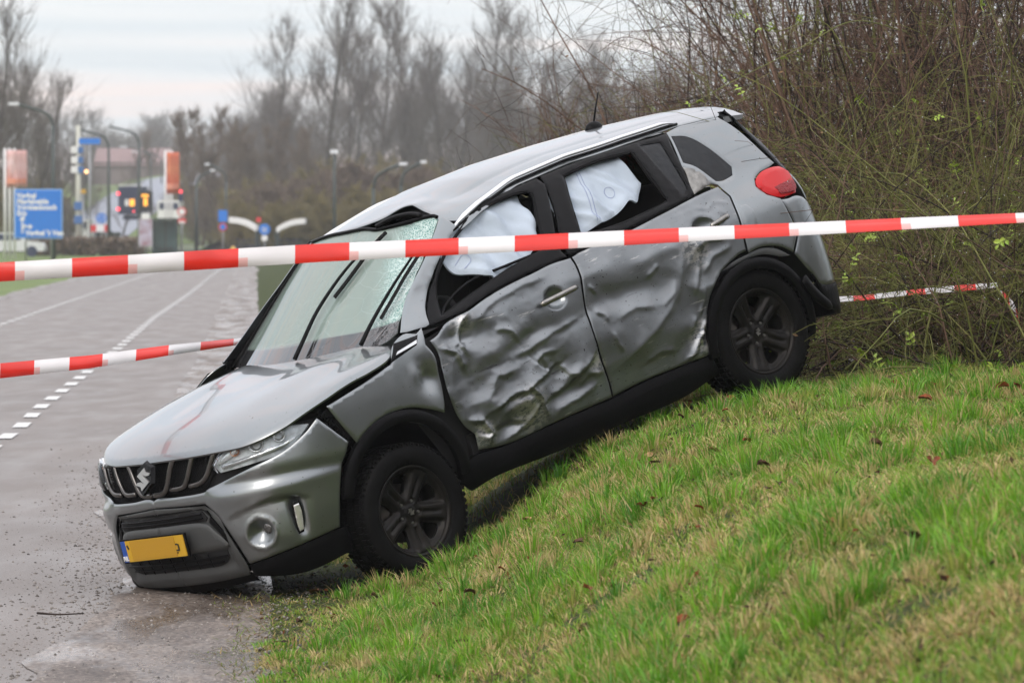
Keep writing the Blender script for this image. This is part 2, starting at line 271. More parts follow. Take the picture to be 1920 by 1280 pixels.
# ================================================================ SETTING
def edge_x(Y): return .0-.0533*Y
_hd=[-3,0,.4,.78,1.05,1.38,1.75,2.0,2.4,2.74,3.5,5,9,40]; _hh=[-.05,0,.02,.08,.22,.45,.66,.76,.86,.93,.99,1.05,1.15,1.2]
def vnoise(x,y,seed=0):
    xi=np.floor(x).astype(int); yi=np.floor(y).astype(int); fx=x-xi; fy=y-yi; fx=fx*fx*(3-2*fx); fy=fy*fy*(3-2*fy)
    def h(i,j): 
        q=np.sin(i*127.1+j*311.7+seed*74.7)*43758.5453; return q-np.floor(q)
    return (h(xi,yi)*(1-fx)+h(xi+1,yi)*fx)*(1-fy)+(h(xi,yi+1)*(1-fx)+h(xi+1,yi+1)*fx)*fy
def ground_z(X,Y):
    X=np.asarray(X,float); Y=np.asarray(Y,float); d=X-edge_x(Y)
    h=np.interp(d,_hd,_hh); k=np.clip((260-Y)/120,0,1); 
    r=np.clip(d/1.0,0,1)*(.03*(vnoise(X*2.2,Y*2.2,1)-.5)+.05*(vnoise(X*.8,Y*.8,2)-.5))*(Y<60)
    return np.where(d>0,h*k+r,np.minimum(h,0)*0-.012*(d<0))
M_ground=mat('ground_soil',(.035,.045,.018),.95,var=.4,vscale=5,col2=(.06,.075,.025),bump=.4,bscale=30,spec=.1)
def grid_sheet(name,xs,ys,fz,m):
    X,Y=np.meshgrid(xs,ys,indexing='ij'); Z=fz(X,Y); V=np.stack([X,Y,Z],-1).reshape(-1,3); i=np.arange(len(V)).reshape(X.shape)
    F=np.stack([i[:-1,:-1],i[1:,:-1],i[1:,1:],i[:-1,1:]],-1).reshape(-1,4); return link(name,fastmesh(name,V,F,m,4,True))
ys=np.r_[-40,-10,0,np.arange(4,40,.16),np.arange(40,100,1.5),np.arange(100,320,8),350,450,600,900,1500,3000,5500]
# sheared grid following the road edge
dd=np.r_[-3000,-1000,-400,-150,-60,-20,-8,-3,-1,-.4,np.arange(-.2,6,.09),np.arange(6,12,.5),16,24,40,80,150,400,1000,3000]
Y_,D_=np.meshgrid(ys,dd,indexing='xy'); X_=D_+edge_x(Y_); Z_=ground_z(X_,Y_)
V=np.stack([X_,Y_,Z_],-1).reshape(-1,3); i=np.arange(len(V)).reshape(X_.shape)
F=np.stack([i[:-1,:-1],i[1:,:-1],i[1:,1:],i[:-1,1:]],-1).reshape(-1,4)
tag(link('ground',fastmesh('ground',V,F,M_ground,4,True)),kind='structure')
# --- asphalt
def asphalt_mat():
    m=bpy.data.materials.new('wet_asphalt'); m.use_nodes=True; n=m.node_tree.nodes; l=m.node_tree.links; p=n['Principled BSDF']
    t=n.new('ShaderNodeTexCoord')
    def noise(s,d=5,sc=(1,1,1),ro=.5):
        mpp=n.new('ShaderNodeMapping'); mpp.inputs['Scale'].default_value=sc; l.new(t.outputs['Object'],mpp.inputs['Vector'])
        z=n.new('ShaderNodeTexNoise'); z.inputs['Scale'].default_value=s; z.inputs['Detail'].default_value=d; z.inputs['Roughness'].default_value=ro; l.new(mpp.outputs[0],z.inputs['Vector']); return z
    def ramp(s,a,b,ca,cb):
        r=n.new('ShaderNodeValToRGB'); r.color_ramp.elements[0].position=a; r.color_ramp.elements[1].position=b; r.color_ramp.elements[0].color=_c(ca); r.color_ramp.elements[1].color=_c(cb); l.new(s,r.inputs[0]); return r
    fine=ramp(noise(90,6).outputs['Fac'],.3,.7,(.12,.103,.092),(.23,.203,.183))
    big=ramp(noise(.5,4,(1,.5,1)).outputs['Fac'],.3,.7,(.88,.88,.88),(1.06,1.06,1.06))
    mx=n.new('ShaderNodeMix'); mx.data_type='RGBA'; mx.blend_type='MULTIPLY'; mx.inputs[0].default_value=1; l.new(fine.outputs[0],mx.inputs[6]); l.new(big.outputs[0],mx.inputs[7]); l.new(mx.outputs[2],p.inputs['Base Color'])
    wet=ramp(noise(1.1,5,(2.5,.5,1)).outputs['Fac'],.35,.70,(.62,.6,.6),(.45,.4,.4)); l.new(wet.outputs[0],p.inputs['Roughness'])
    b=n.new('ShaderNodeBump'); b.inputs['Strength'].default_value=.5; b.inputs['Distance'].default_value=.004; l.new(noise(160,4).outputs['Fac'],b.inputs['Height']); l.new(b.outputs[0],p.inputs['Normal'])
    p.inputs['Specular IOR Level'].default_value=.4
    return m
M_asph=asphalt_mat()
M_white=mat('road_paint',(.62,.62,.6),.5,var=.18,vscale=12)
def gravel_mat():
    m=bpy.data.materials.new('wet_gravel'); m.use_nodes=True; n=m.node_tree.nodes; l=m.node_tree.links; p=n['Principled BSDF']; t=n.new('ShaderNodeTexCoord')
    def nz_(s,d,sc=(1,1,1)):
        q=n.new('ShaderNodeMapping'); q.inputs['Scale'].default_value=sc; l.new(t.outputs['Object'],q.inputs[0]); z=n.new('ShaderNodeTexNoise'); z.inputs['Scale'].default_value=s; z.inputs['Detail'].default_value=d; z.inputs['Roughness'].default_value=.65; l.new(q.outputs[0],z.inputs['Vector']); return z.outputs['Fac']
    def rp_(s,*st):
        r=n.new('ShaderNodeValToRGB'); e=r.color_ramp.elements; e[0].position,e[0].color=st[0][0],_c(st[0][1]); e[1].position,e[1].color=st[-1][0],_c(st[-1][1])
        for a,b in st[1:-1]: q=e.new(a); q.color=_c(b)
        l.new(s,r.inputs[0]); return r.outputs[0]
    c1=rp_(nz_(38,5),(.36,(.045,.034,.028)),(.5,(.15,.125,.108)),(.62,(.30,.27,.24))); c2=rp_(nz_(2.2,5,(1,.5,1)),(.36,(.45,.40,.36)),(.62,(1.15,1.1,1.05)))
    mx=n.new('ShaderNodeMix'); mx.data_type='RGBA'; mx.blend_type='MULTIPLY'; mx.inputs[0].default_value=1; l.new(c1,mx.inputs[6]); l.new(c2,mx.inputs[7]); l.new(mx.outputs[2],p.inputs['Base Color'])
    l.new(rp_(nz_(1.6,4,(1.6,.35,1)),(.44,(.62,.62,.62)),(.56,(.26,.26,.26))),p.inputs['Roughness'])
    b=n.new('ShaderNodeBump'); b.inputs['Strength'].default_value=.45; b.inputs['Distance'].default_value=.006; l.new(nz_(42,5),b.inputs['Height']); l.new(b.outputs[0],p.inputs['Normal']); return m
M_verge=mat('verge_grass_far',(.075,.12,.022),.9,var=.4,vscale=.3,col2=(.13,.18,.04))
M_grav=gravel_mat()
M_grav2=mat('farther_kerb',(.22,.21,.2),.7,var=.2,vscale=2)
def ribbon(name,lf,rf,ys,z,m,kind='structure'):
    v=[];f=[]
    for k,Y in enumerate(ys):
        v+=[(lf(Y),Y,z),(rf(Y),Y,z)]
        if k: f.append((2*k-2,2*k-1,2*k+1,2*k))
    return tag(obj(name,v,f,m),kind=kind)
rys=list(np.r_[-30,0,np.arange(5,60,2.5),np.arange(60,340,8)])
r_edge=lambda Y:-.62-.0533*Y
l_edge=lambda Y:-6.9-.0485*Y
ribbon('road',l_edge,r_edge,rys,.0,M_asph)
def wob(Y,s): return .09*(float(vnoise(np.array(Y*1.7),np.array(0.),s))-.5)+.25*(float(vnoise(np.array(Y*.3),np.array(0.),s+3))-.5)
gy=list(np.r_[5:40:.25,40:340:3])
ribbon('road_shoulder',lambda Y:r_edge(Y)-.20+(1.4 if Y<32 else .5)*wob(Y,5),lambda Y:edge_x(Y)+.12+wob(Y,9),gy,.004,M_grav)
ribbon('verge_strip',lambda Y:l_edge(Y)-.35+wob(Y,15),lambda Y:l_edge(Y)+.1,gy,.004,M_grav)
ribbon('verge',lambda Y:-75-.1*Y,lambda Y:l_edge(Y)+.02,gy,.002,M_verge)
# markings: two broken edge lines
L1=[(-2.9,12),(-4.31,40.56),(-4.42,43.21),(-4.72,48.26),(-5.17,57.68),(-5.87,71.99),(-7.13,96.27),(-8.52,126.42),(-12.13,199.56),(-15.5,270)]
L2=[(-5.2,12),(-9.4,88.55),(-10.98,122.67),(-13.83,184.03),(-18,270)]
def linex(T,Y): return float(np.interp(Y,[b for a,b in T],[a for a,b in T]))
def dashes(name,T,w,label):
    root=empty(name); tag(root,kind='structure')
    me=mesh('dash',[(-w/2,-.5,0),(w/2,-.5,0),(w/2,.5,0),(-w/2,.5,0)],[(0,1,2,3)],M_white)
    Y=14.
    while Y<262:
        x=linex(T,Y); s=(linex(T,Y+1)-linex(T,Y-1))/2
        o=link('dash',me,root,(x,Y,.009),(0,0,-math.atan(s))); o.scale=(1+.1*random.random(),1.02+.05*random.random(),1); Y+=2.3
dashes('edge_line_dashes',L1,.13,'')
dashes('edge_line_dashes',L2,.13,'')
# roundabout and the cross road
def disc(name,c,r0,r1,z,m,n=64,sy=1):
    v=[];f=[]
    for k in range(n):
        a=2*math.pi*k/n; v+=[(c[0]+r0*math.cos(a),c[1]+r0*math.sin(a)*sy,z),(c[0]+r1*math.cos(a),c[1]+r1*math.sin(a)*sy,z)]
    for k in range(n): q=(k+1)%n; f.append((2*k,2*k+1,2*q+1,2*q))
    return tag(obj(name,v,f,m),kind='structure')
M_faras=mat('far_asphalt',(.16,.16,.165),.6,var=.2,vscale=.05)
disc('roundabout_road',(-36,425,0),24,40,.008,M_faras)
ribbon('cross_road',lambda Y:-90,lambda Y:60,[452,470],.012,M_faras)
ribbon('cycle_path',lambda Y:-19.5-.01*(Y-300),lambda Y:60,[352,358],.010,mat('path_paving',(.34,.32,.31),.7))
disc('roundabout_island',(-36,425,0),0,23,.02,M_verge,40)
# ramp with its road rising to the far viaduct, built as a solid bank
def bank(name,pts,half,slope,m,zs=0):
    "pts centreline (x,y,z)"
    v=[];f=[]
    for k,(x,y,z) in enumerate(pts):
        v+=[(x-half-z*slope,y,0),(x-half,y,z),(x+half,y,z),(x+half+z*slope,y,0)]
        if k: b=4*k; a=b-4; f+=[(a+j,a+j+1,b+j+1,b+j) for j in range(3)]
    return tag(obj(name,v,f,m,smooth=False),kind='structure')
rp=[(-41.5,455,.05),(-42,480,1.0),(-42.8,520,3.0),(-43.5,570,5.6),(-44.6,640,8),(-46,740,10),(-47,880,11.5)]
bank('ramp_embankment',rp,6,2.2,M_verge)
v=[];f=[]
for k,(x,y,z) in enumerate(rp):
    v+=[(x-4,y,z+.06),(x+4,y,z+.06)]
    if k: f.append((2*k-2,2*k-1,2*k+1,2*k))
tag(obj('ramp_road',v,f,mat('ramp_asphalt',(.24,.26,.30),.6,spec=.2)),kind='structure')
bank('far_embankment',[(-150,560,4),(-90,620,6.5),(-60,800,9),(-20,1000,11)],30,3,M_verge)
bank('side_embankment',[(-18,372,1.0),(-14,400,3.2),(-8,440,4.6),(4,500,5)],4,2.2,M_verge)
bank('railing_slope',[(60,420,3),(60,700,4)],40,2,M_verge)
# ================================================================ VEGETATION
def bark(name,c,c2,r=.9): return mat(name,c,r,col2=c2,vscale=4,spec=.2)
M_bark1=bark('bark_grey',(.06,.055,.05),(.10,.09,.08)); M_bark2=bark('bark_brown',(.075,.055,.045),(.12,.09,.07)); M_bark3=bark('bark_olive',(.07,.068,.035),(.12,.11,.06))
M_twig1=bark('twigs_grey',(.125,.108,.098),(.19,.17,.155)); M_twig2=bark('twigs_russet',(.135,.10,.078),(.21,.165,.125)); M_twig3=bark('twigs_olive',(.15,.125,.055),(.24,.20,.09))
def grow(rs,h,r0,spread,nb,lv,up=.35,gnarl=.12,lean=.0,trunks=1,lowest=.25,twigr=.02,sub=(6,5),tlen=.33):
    "numpy tree: returns trunk (V,F) and crown (V,F)"
    def path(p,d,L,n,g,upw):
        P=[p]; d=d/np.linalg.norm(d)
        for k in range(n-1):
            d=d+rs.normal(0,g,3)+np.array([0,0,upw/n]); d/=np.linalg.norm(d); P.append(P[-1]+d*L/(n-1))
        return np.array(P)
    T_P=[];T_R=[];B_P=[];B_R=[]
    for t in range(trunks):
        a=rs.rand()*6.28; d=np.array([math.cos(a)*(.10+.3*(trunks>1)*rs.rand()),math.sin(a)*(.10+.3*(trunks>1)*rs.rand()),1]); base=np.array([rs.normal(0,.25*(trunks>1)),rs.normal(0,.25*(trunks>1)),-.2])
        hh=h*(1-.25*rs.rand()*(trunks>1)); tp=path(base,d,hh,9,.05,.3); tr=np.linspace(r0,r0*.12,9)/(1+.25*(trunks>1)); T_P.append(tp); T_R.append(tr)
        for b in range(nb):
            q=lowest+(1-lowest)*rs.rand()**.8*.98; i=q*8; k=min(int(i),7); p=tp[k]+(tp[k+1]-tp[k])*(i-k); a=rs.rand()*6.28
            L=h*spread*(1.15-q*.85)*(.6+.6*rs.rand()); bp=path(p,np.array([math.cos(a),math.sin(a),.35+.5*q+up]),L,9,gnarl,up*1.6); br=np.linspace(tr[k]*.42,twigr*.9,9); B_P.append(bp); B_R.append(br)
            for c in range(sub[0]):
                q2=.15+.85*rs.rand(); i=q2*8; k2=min(int(i),7); p2=bp[k2]; dd=bp[min(k2+1,8)]-bp[k2]; dd=dd/(np.linalg.norm(dd)+1e-9)+rs.normal(0,.55,3)+np.array([0,0,up*.6]); l2=L*tlen*(.5+rs.rand()); sp=path(p2,dd,l2,9,gnarl*1.1,up); B_P.append(sp); B_R.append(np.linspace(max(twigr,br[k2]*.5),twigr*.6,9))
                if lv>2:
                    for e_ in range(sub[1]):
                        k3=rs.randint(1,9); dd=rs.normal(0,.7,3)+np.array([0,0,up*1.2])+(sp[-1]-sp[0])/(l2+1e-9); tw=path(sp[k3],dd,l2*.55*(.4+rs.rand()),9,gnarl*1.2,up); B_P.append(tw); B_R.append(np.linspace(twigr*.7,twigr*.35,9))
    def pack(P,R,n,st=1):
        P=np.array(P)[:,::st]; R=np.array(R)[:,::st]; return tubes_batch(P,R,n)
    return pack(T_P,T_R,6),pack(B_P,B_R,3,4 if lv>2 else 2)
def tree_proto(seed,mb,mt,**k):
    rs=np.random.RandomState(seed); (tv,tf),(cv,cf)=grow(rs,**k)
    return fastmesh('trunk',tv,tf,mb,4,True),fastmesh('crown',cv,cf,mt,4)
def put_tree(pr,name,loc,sc,rz,label,cat='tree',group=None,crown='crown'):
    e=empty(name,loc,(0,0,rz)); e.scale=sc if hasattr(sc,'__len__') else (sc,)*3; link('trunk' if name.endswith('tree') else 'stem',pr[0],e); link(crown,pr[1],e); tag(e,label,cat,group); return e
TALL=[tree_proto(100+i,M_bark1,M_twig1,h=20,r0=.27,spread=.36,nb=32,lv=3,up=.5,gnarl=.09,lowest=.14,twigr=.021,sub=(8,6),tlen=.5,trunks=1+(i%2)) for i in range(4)]
RUS=[tree_proto(200+i,M_bark2,M_twig2,h=13,r0=.17,spread=.26,nb=28,lv=3,up=.6,gnarl=.10,lowest=.08,twigr=.028,sub=(9,6),tlen=.5,trunks=2) for i in range(2)]
BSH=[tree_proto(300+i,M_bark3,[M_twig3,M_twig2,M_twig3][i],h=5.5,r0=.09,spread=.42,nb=18,lv=3,up=.35,gnarl=.14,lowest=.03,twigr=.030,sub=(9,7),tlen=.45,trunks=4) for i in range(3)]
def base(px,D): p=at(px,425,D); return (float(p[0]),D,0.)
# tall bare trees behind the junction: photo x of the trunk, distance, height of its top in the photo
tl=[(510,470,75,0,'bare pale tree with twin leaders, leftmost of the tall group'),(560,500,130,1,'slim bare tree just right of the pale twin-leader tree'),(612,455,-20,2,'tallest bare tree with a straight dark trunk above the left end of the car roof'),
(655,470,60,3,'bare tree leaning right beside the tallest trunk'),(700,520,40,0,'thin bare tree behind the tallest pair'),(748,465,70,1,'bare tree with many upright limbs over the windscreen'),(800,500,30,2,'bare round-topped tree over the middle of the roof'),
(842,460,85,3,'forked dark-trunk tree over the roof rail'),(893,475,25,0,'bare tree with a high narrow top over the roof middle'),(940,455,95,1,'bare tree with ascending limbs left of the aerial'),(985,500,60,2,'grey bare tree behind the ascending one'),
(1035,470,110,3,'bare tree just left of the car aerial'),(1085,520,95,0,'faint bare tree behind the car aerial'),(1140,480,120,1,'bare tree to the right of the car aerial'),(1190,530,130,2,'faint grey tree over the rear of the roof'),(1245,500,140,3,'bare tree rising behind the brambles at right')]
rs=np.random.RandomState(5)
for (px,D,ty,k,lb) in tl:
    b=base(px,D); H=float(at(px,ty,D)[2]); put_tree(TALL[k],'bare_tree',b,(H/19*1.0,H/19*1.0,H/19),rs.rand()*6.28,lb,'tree')
for i in range(20):
    px=rs.uniform(480,1290); D=rs.uniform(520,600); b=base(px,D); H=float(at(px,rs.uniform(150,230),D)[2]); put_tree(TALL[i%4],'bare_tree',b,(H/19*1.2,H/19*1.2,H/19),rs.rand()*6.28,'bare grey tree in the second row behind the tall trees','tree','second row of bare grey trees')
for px,D,ty,k,lb in [(455,430,250,0,'reddish bare tree left of the tall group'),(500,430,225,1,'russet birch in front of the tall pale tree'),(545,430,250,0,'russet tree above the white bicycle shelter'),(420,440,205,1,'slender reddish tree with a spire-like top by the road lamp'),(372,450,215,0,'slender russet tree nearest the flag masts'),
  (335,640,235,1,'hazy tree beyond the flag masts'),(300,700,250,0,'hazy low tree beyond the ramp'),(590,430,240,1,'brown tree low behind the roof edge')]:
    b=base(px,D); H=float(at(px,ty,D)[2]); put_tree(RUS[k],'russet_tree',b,(H/12.5*1.0,H/12.5,H/12.5),rs.rand()*6.28,lb,'tree')
for px,D,ty,k,lb in [(-25,300,30,0,'dark bare tree cut by the left edge of the photo'),(18,320,70,1,'dark bare tree behind the left flags'),(58,330,165,2,'dark tree behind the blue direction sign'),(92,360,215,3,'low grey tree behind the nearest left lamp post'),(128,380,245,0,'low bare tree left of the white mast'),
  (175,520,265,1,'grey tree behind the street name sign'),(228,450,300,2,'short dark tree above the orange matrix sign')]:
    b=base(px,D); H=float(at(px,ty,D)[2]); put_tree(TALL[k],'bare_tree',b,(H/19*1.0,H/19*1.0,H/19),rs.rand()*6.28,lb,'tree')
for i in range(9):
    px=-90-i*95; D=330+20*(i%3); b=base(px,D); H=float(at(px,70+rs.uniform(0,80),D)[2]); put_tree(TALL[i%4],'bare_tree',b,(H/19,H/19,H/19),rs.rand()*6.28,'bare tree of the row continuing out of view to the left','tree','bare trees left of the view')
g='hazy bluish trees on the far skyline'
for i in range(30):
    px=rs.uniform(95,600); D=rs.uniform(850,1100); ty=rs.uniform(222,262); b=base(px,D); H=float(at(px,ty,D)[2]); s=H/19
    put_tree(TALL[i%4],'distant_tree',b,(s*1.5,s*1.5,s),rs.rand()*6.28,'hazy blue-grey tree on the far skyline behind the junction','tree',g)
# brown and olive scrub in front of the tall trees
g='brown and olive scrub below the tall bare trees'
for i in range(62):
    row=i%3; px=440+ (i/62)*780+rs.uniform(-12,12); D=[326,360,400][row]+rs.uniform(-10,10); ty=rs.uniform(290,335)-[-35,0,12][row]*1.0; ty=ty+ (30 if px<560 else 0)
    b=base(px,D); H=max(2.5,float(at(px,ty,D)[2])); s=H/5.6
    put_tree(BSH[i%3],'scrub_bush',b,(s*1.15,s*1.15,s),rs.rand()*6.28,'leafless brown and olive scrub bush below the tall bare trees','bush',g,'twigs')
for i,(px,D,ty) in enumerate([(225,700,372),(255,560,345),(160,640,350),(190,700,352),(110,430,355),(60,420,320),(20,400,300),(345,520,330),(375,500,325),(405,480,330),(430,450,320),(460,440,330)]):
    b=base(px,D); H=float(at(px,ty,D)[2]); s=H/5.6
    put_tree(BSH[i%3],'roadside_bush',b,(s*1.3,s*1.3,s),rs.rand()*6.28,'low leafless bush on the bank beyond the roundabout','bush','low bushes beyond the roundabout','twigs')
# low clipped brown hedge at the roadside
def hedge(name,x0,x1,y0,y1,h,n,label,m,sz=.05):
    r=np.random.RandomState(int(abs(x0)*7)); P=np.c_[r.uniform(x0,x1,n),r.uniform(y0,y1,n),h*(1-r.rand(n)**2.2*.9)+.08*r.randn(n)]; Rr=sz*(.6+.8*r.rand(n)); A=r.normal(size=(n,3)); A/=np.linalg.norm(A,axis=1)[:,None]; Bv=np.cross(A,r.normal(size=(n,3))); Bv/=np.linalg.norm(Bv,axis=1)[:,None]
    V=np.stack([P-A*Rr[:,None],P+Bv*Rr[:,None]*.6,P+A*Rr[:,None],P-Bv*Rr[:,None]*.6],1).reshape(-1,3); F=np.arange(4*n).reshape(n,4)
    return tag(link(name,fastmesh(name,V,F,m,4)),label,'hedge')
hedge('clipped_hedge',-29.5,-22.6,296,300,1.0,9000,'low clipped brown hedge behind the blue direction sign',M_twig2,.11)
hedge('dark_hedge',-62,-36.5,446,450,1.1,9000,'dark green hedge on the far side of the roundabout',mat('hedge_green',(.02,.03,.012),.9,var=.4,vscale=1),.2)
# ================================================================ BRAMBLE AND THICKET ON THE BANK (right)
M_st1=bark('bramble_green_stem',(.105,.125,.03),(.21,.20,.065),.6); M_st2=bark('bramble_brown_stem',(.075,.042,.028),(.19,.12,.085),.6); M_st3=bark('dead_twig',(.016,.012,.010),(.05,.036,.03),.8)
M_leaf=mat('young_leaf',(.20,.34,.035),.5,var=.3,vscale=8,col2=(.42,.46,.06)); M_dleaf=mat('dead_leaf_hanging',(.20,.12,.06),.8,var=.3,vscale=10)
def arcs(rs,n,base_fn,L,droop,r0,out,m=11,g=.09,bias=(0,0,0),elmin=.25):
    P=np.zeros((n,m,3)); R=np.zeros((n,m)); p=base_fn(n); a=rs.uniform(0,2*math.pi,n); el=rs.uniform(elmin,1.45,n); d=np.c_[np.cos(a)*np.cos(el)*out,np.sin(a)*np.cos(el)*out,np.sin(el)]+np.array(bias); ln=L*(.45+.75*rs.rand(n)); dr=droop*(.4+rs.rand(n))
    for k in range(m):
        P[:,k]=p; d=d+rs.normal(0,g,(n,3)); d[:,2]-=dr/m; d/=np.linalg.norm(d,axis=1)[:,None]; p=p+d*(ln/(m-1))[:,None]; R[:,k]=r0*(1-.75*k/(m-1))
    R*=(.6+.8*rs.rand(n))[:,None]
    return P,R
def side_shoots(rs,P,R,per,L,g=.14,m=7,droop=.3):
    n,M,_=P.shape; i=rs.randint(0,n,n*per); k=rs.randint(2,M-1,n*per); p=P[i,k].copy(); t=P[i,k+1]-P[i,k]; t/=np.linalg.norm(t,axis=1)[:,None]+1e-9; d=t*.5+rs.normal(0,.62,t.shape); d/=np.linalg.norm(d,axis=1)[:,None]; N_=len(i); Q=np.zeros((N_,m,3)); r=np.zeros((N_,m)); ln=L*(.3+rs.rand(N_))
    for j in range(m):
        Q[:,j]=p; d=d+rs.normal(0,g,d.shape); d[:,2]-=droop/m; d/=np.linalg.norm(d,axis=1)[:,None]; p=p+d*(ln/(m-1))[:,None]; r[:,j]=R[i,k]*.6*(1-.6*j/(m-1))
    return Q,r
def clipz(P,R,loc): # keep above ground
    g_=ground_z(P[...,0]+loc[0],P[...,1]+loc[1])-loc[2]; P[...,2]=np.maximum(P[...,2],g_+.01+.03*np.abs(np.sin(P[...,0]*17))); return P
def bramble(name,seed,loc,L,n,label,cat='bramble',r0=.006,droop=1.4,out=1.,bias=(0,0,0),per=6,sl=.5,spread=(.6,.6),mats=(0,1,2),leaves=0,group=None,dead=0):
    rs=np.random.RandomState(seed); loc=np.array(loc,float); loc[2]=float(ground_z(loc[0],loc[1])); e=empty(name,tuple(loc)); tag(e,label,cat,group)
    bf=lambda k:np.c_[rs.normal(0,spread[0],k),rs.normal(0,spread[1],k),np.zeros(k)]
    P,R=arcs(rs,n,bf,L,droop,r0,out,bias=bias,elmin=.95 if cat=='shrub' else .25); P=clipz(P,R,loc); Q,r=side_shoots(rs,P,R,per,sl); Q=clipz(Q,r,loc); Q2,r2=side_shoots(rs,Q,r,2,sl*.45,m=5)
    Q2=clipz(Q2,r2,loc); r=np.maximum(r,.0016); r2=np.maximum(r2,.0012)
    MS=[M_st1,M_st2,M_st3]; sel=rs.rand(n)
    h=n*len(mats)//3
    V,F=tubes_batch(P,R,4); mi=np.repeat(rs.choice(mats,n),F.shape[0]//n); 
    link('main_stems',fastmesh('main_stems',V,F,MS,4,True,matidx=mi),e)['kind']='stuff'
    V,F=tubes_batch(Q,r,3); mi=np.repeat(rs.choice(mats,len(Q)),F.shape[0]//len(Q)); V2,F2=tubes_batch(Q2,r2,3); mi2=np.repeat(rs.choice(mats,len(Q2)),F2.shape[0]//len(Q2))
    link('twigs',fastmesh('twigs',np.vstack([V,V2]),np.vstack([F,F2+len(V)]),MS,4,matidx=np.r_[mi,mi2]),e)['kind']='stuff'
    for k in range(leaves):
        q=Q[rs.randint(len(Q)),rs.randint(2,7)]; o=link('leaf_sprig',LEAF[k%3],e,tuple(q),(rs.uniform(-1,1),rs.uniform(-1,1),rs.uniform(0,6.28))); s=rs.uniform(.9,1.7); o.scale=(s,s,s)
    if dead:
        k=dead; q=Q[rs.randint(0,len(Q),k),rs.randint(2,7,k)]; A=rs.normal(size=(k,3)); A/=np.linalg.norm(A,axis=1)[:,None]; B2=np.cross(A,rs.normal(size=(k,3))); B2/=np.linalg.norm(B2,axis=1)[:,None]; s=.016
        V=np.stack([q,q+A*s+B2*s*.45,q+A*2*s,q+A*s-B2*s*.45],1).reshape(-1,3); link('withered_leaves',fastmesh('withered_leaves',V,np.arange(4*k).reshape(k,4),M_dleaf,4),e)['kind']='stuff'
    return e,Q
def leaf_mesh(seed):
    rs=np.random.RandomState(seed); mb=MB(); stem=[(0,0,0),(.012,.0,.02),(.03,0,.035),(.05,0,.04)]; mb.tube(stem,.0012,4)
    for k in range(5):
        i=[(0.02,.02),( .02,.02),(.036,.036),(.036,.036),(.05,.04)][k]; sd=[-1,1,-1,1,0][k]; L_=rs.uniform(.020,.032); w=L_*.32; dx,dy=(.45,sd*.9) if sd else (1,0); px_,py_=-dy,dx; zc=rs.uniform(-.006,.006)
        P=[(0,0,0),(.35,w/L_,.12),(.7,w*.75/L_,.08),(1,0,-.1),(.7,-w*.75/L_,.08),(.35,-w/L_,.12),(.5,0,.0)]
        v=[(i[0]+(a*dx+b*px_)*L_,(a*dy+b*py_)*L_,i[1]+c*L_+zc*a) for a,b,c in P]; mb.add(v,[(0,1,6),(1,2,6),(2,3,6),(3,4,6),(4,5,6),(5,0,6)])
    return mesh('leaf_sprig',mb.v,mb.f,M_leaf)
LEAF=[leaf_mesh(s) for s in(1,2,3)]
def bp(px,D,dy=0): p=at(px,600,D); return (float(p[0]),D,0)
br=[]
e_,q_=bramble('bramble_bush',1,bp(1760,27.8),2.2,130,'tangled green-stemmed bramble with fresh leaf sprigs close behind the car tail',L and 'bramble',.0062,1.6,1.1,per=9,sl=.60,spread=(.50,.45),mats=(0,0,0,1),leaves=160,dead=60); br.append(q_+np.array(e_.location))
e_,q_=bramble('bramble_bush',2,bp(1905,26.9),2.4,120,'tangled bramble cut by the right edge of the photo',L and 'bramble',.0062,1.5,1.0,per=9,sl=.6,spread=(.45,.45),mats=(0,0,2,1),leaves=100,dead=90); br.append(q_+np.array(e_.location))
e_,q_=bramble('bramble_bush',3,bp(1650,30.2),2.0,60,'loose bramble arching over the rear bumper',L and 'bramble',.006,1.7,1.2,bias=(-.25,0,0),per=8,sl=.6,spread=(.35,.4),mats=(0,1,0),leaves=60,dead=30); br.append(q_+np.array(e_.location))
e_,q_=bramble('dead_brush',4,bp(1830,27.0),1.0,90,'dark dead brush matted on the grass under the bramble','brush',.0058,2.6,1.4,per=7,sl=.45,spread=(.60,.22),mats=(2,2,2,1),dead=60)
bramble('dead_brush',5,bp(1590,31.0),1.1,120,'straw-brown dead stalks behind the rear wheel','brush',.004,.8,.6,per=5,sl=.35,spread=(.5,.3),mats=(1,1,2),dead=150)
for k,(px,D,lb) in enumerate([(1600,33,'dark low tangle behind the loose bramble'),(1690,31.5,'dark low tangle in the middle of the bramble bank'),(1790,31,'dark low tangle behind the leafy bramble'),(1890,30.5,'dark low tangle near the right edge'),(1530,34,'dark low tangle just beyond the car tail'),(1740,30,'dense shadowy bramble heart behind the fresh leaves'),(1850,29.5,'dense shadowy bramble heart at the right')]):
    bramble('bramble_thicket',60+k,bp(px,D),1.9,150,lb,'bramble',.006,1.3,.9,per=8,sl=.5,spread=(.5,.35),mats=(2,0,1,0),leaves=14,dead=220)
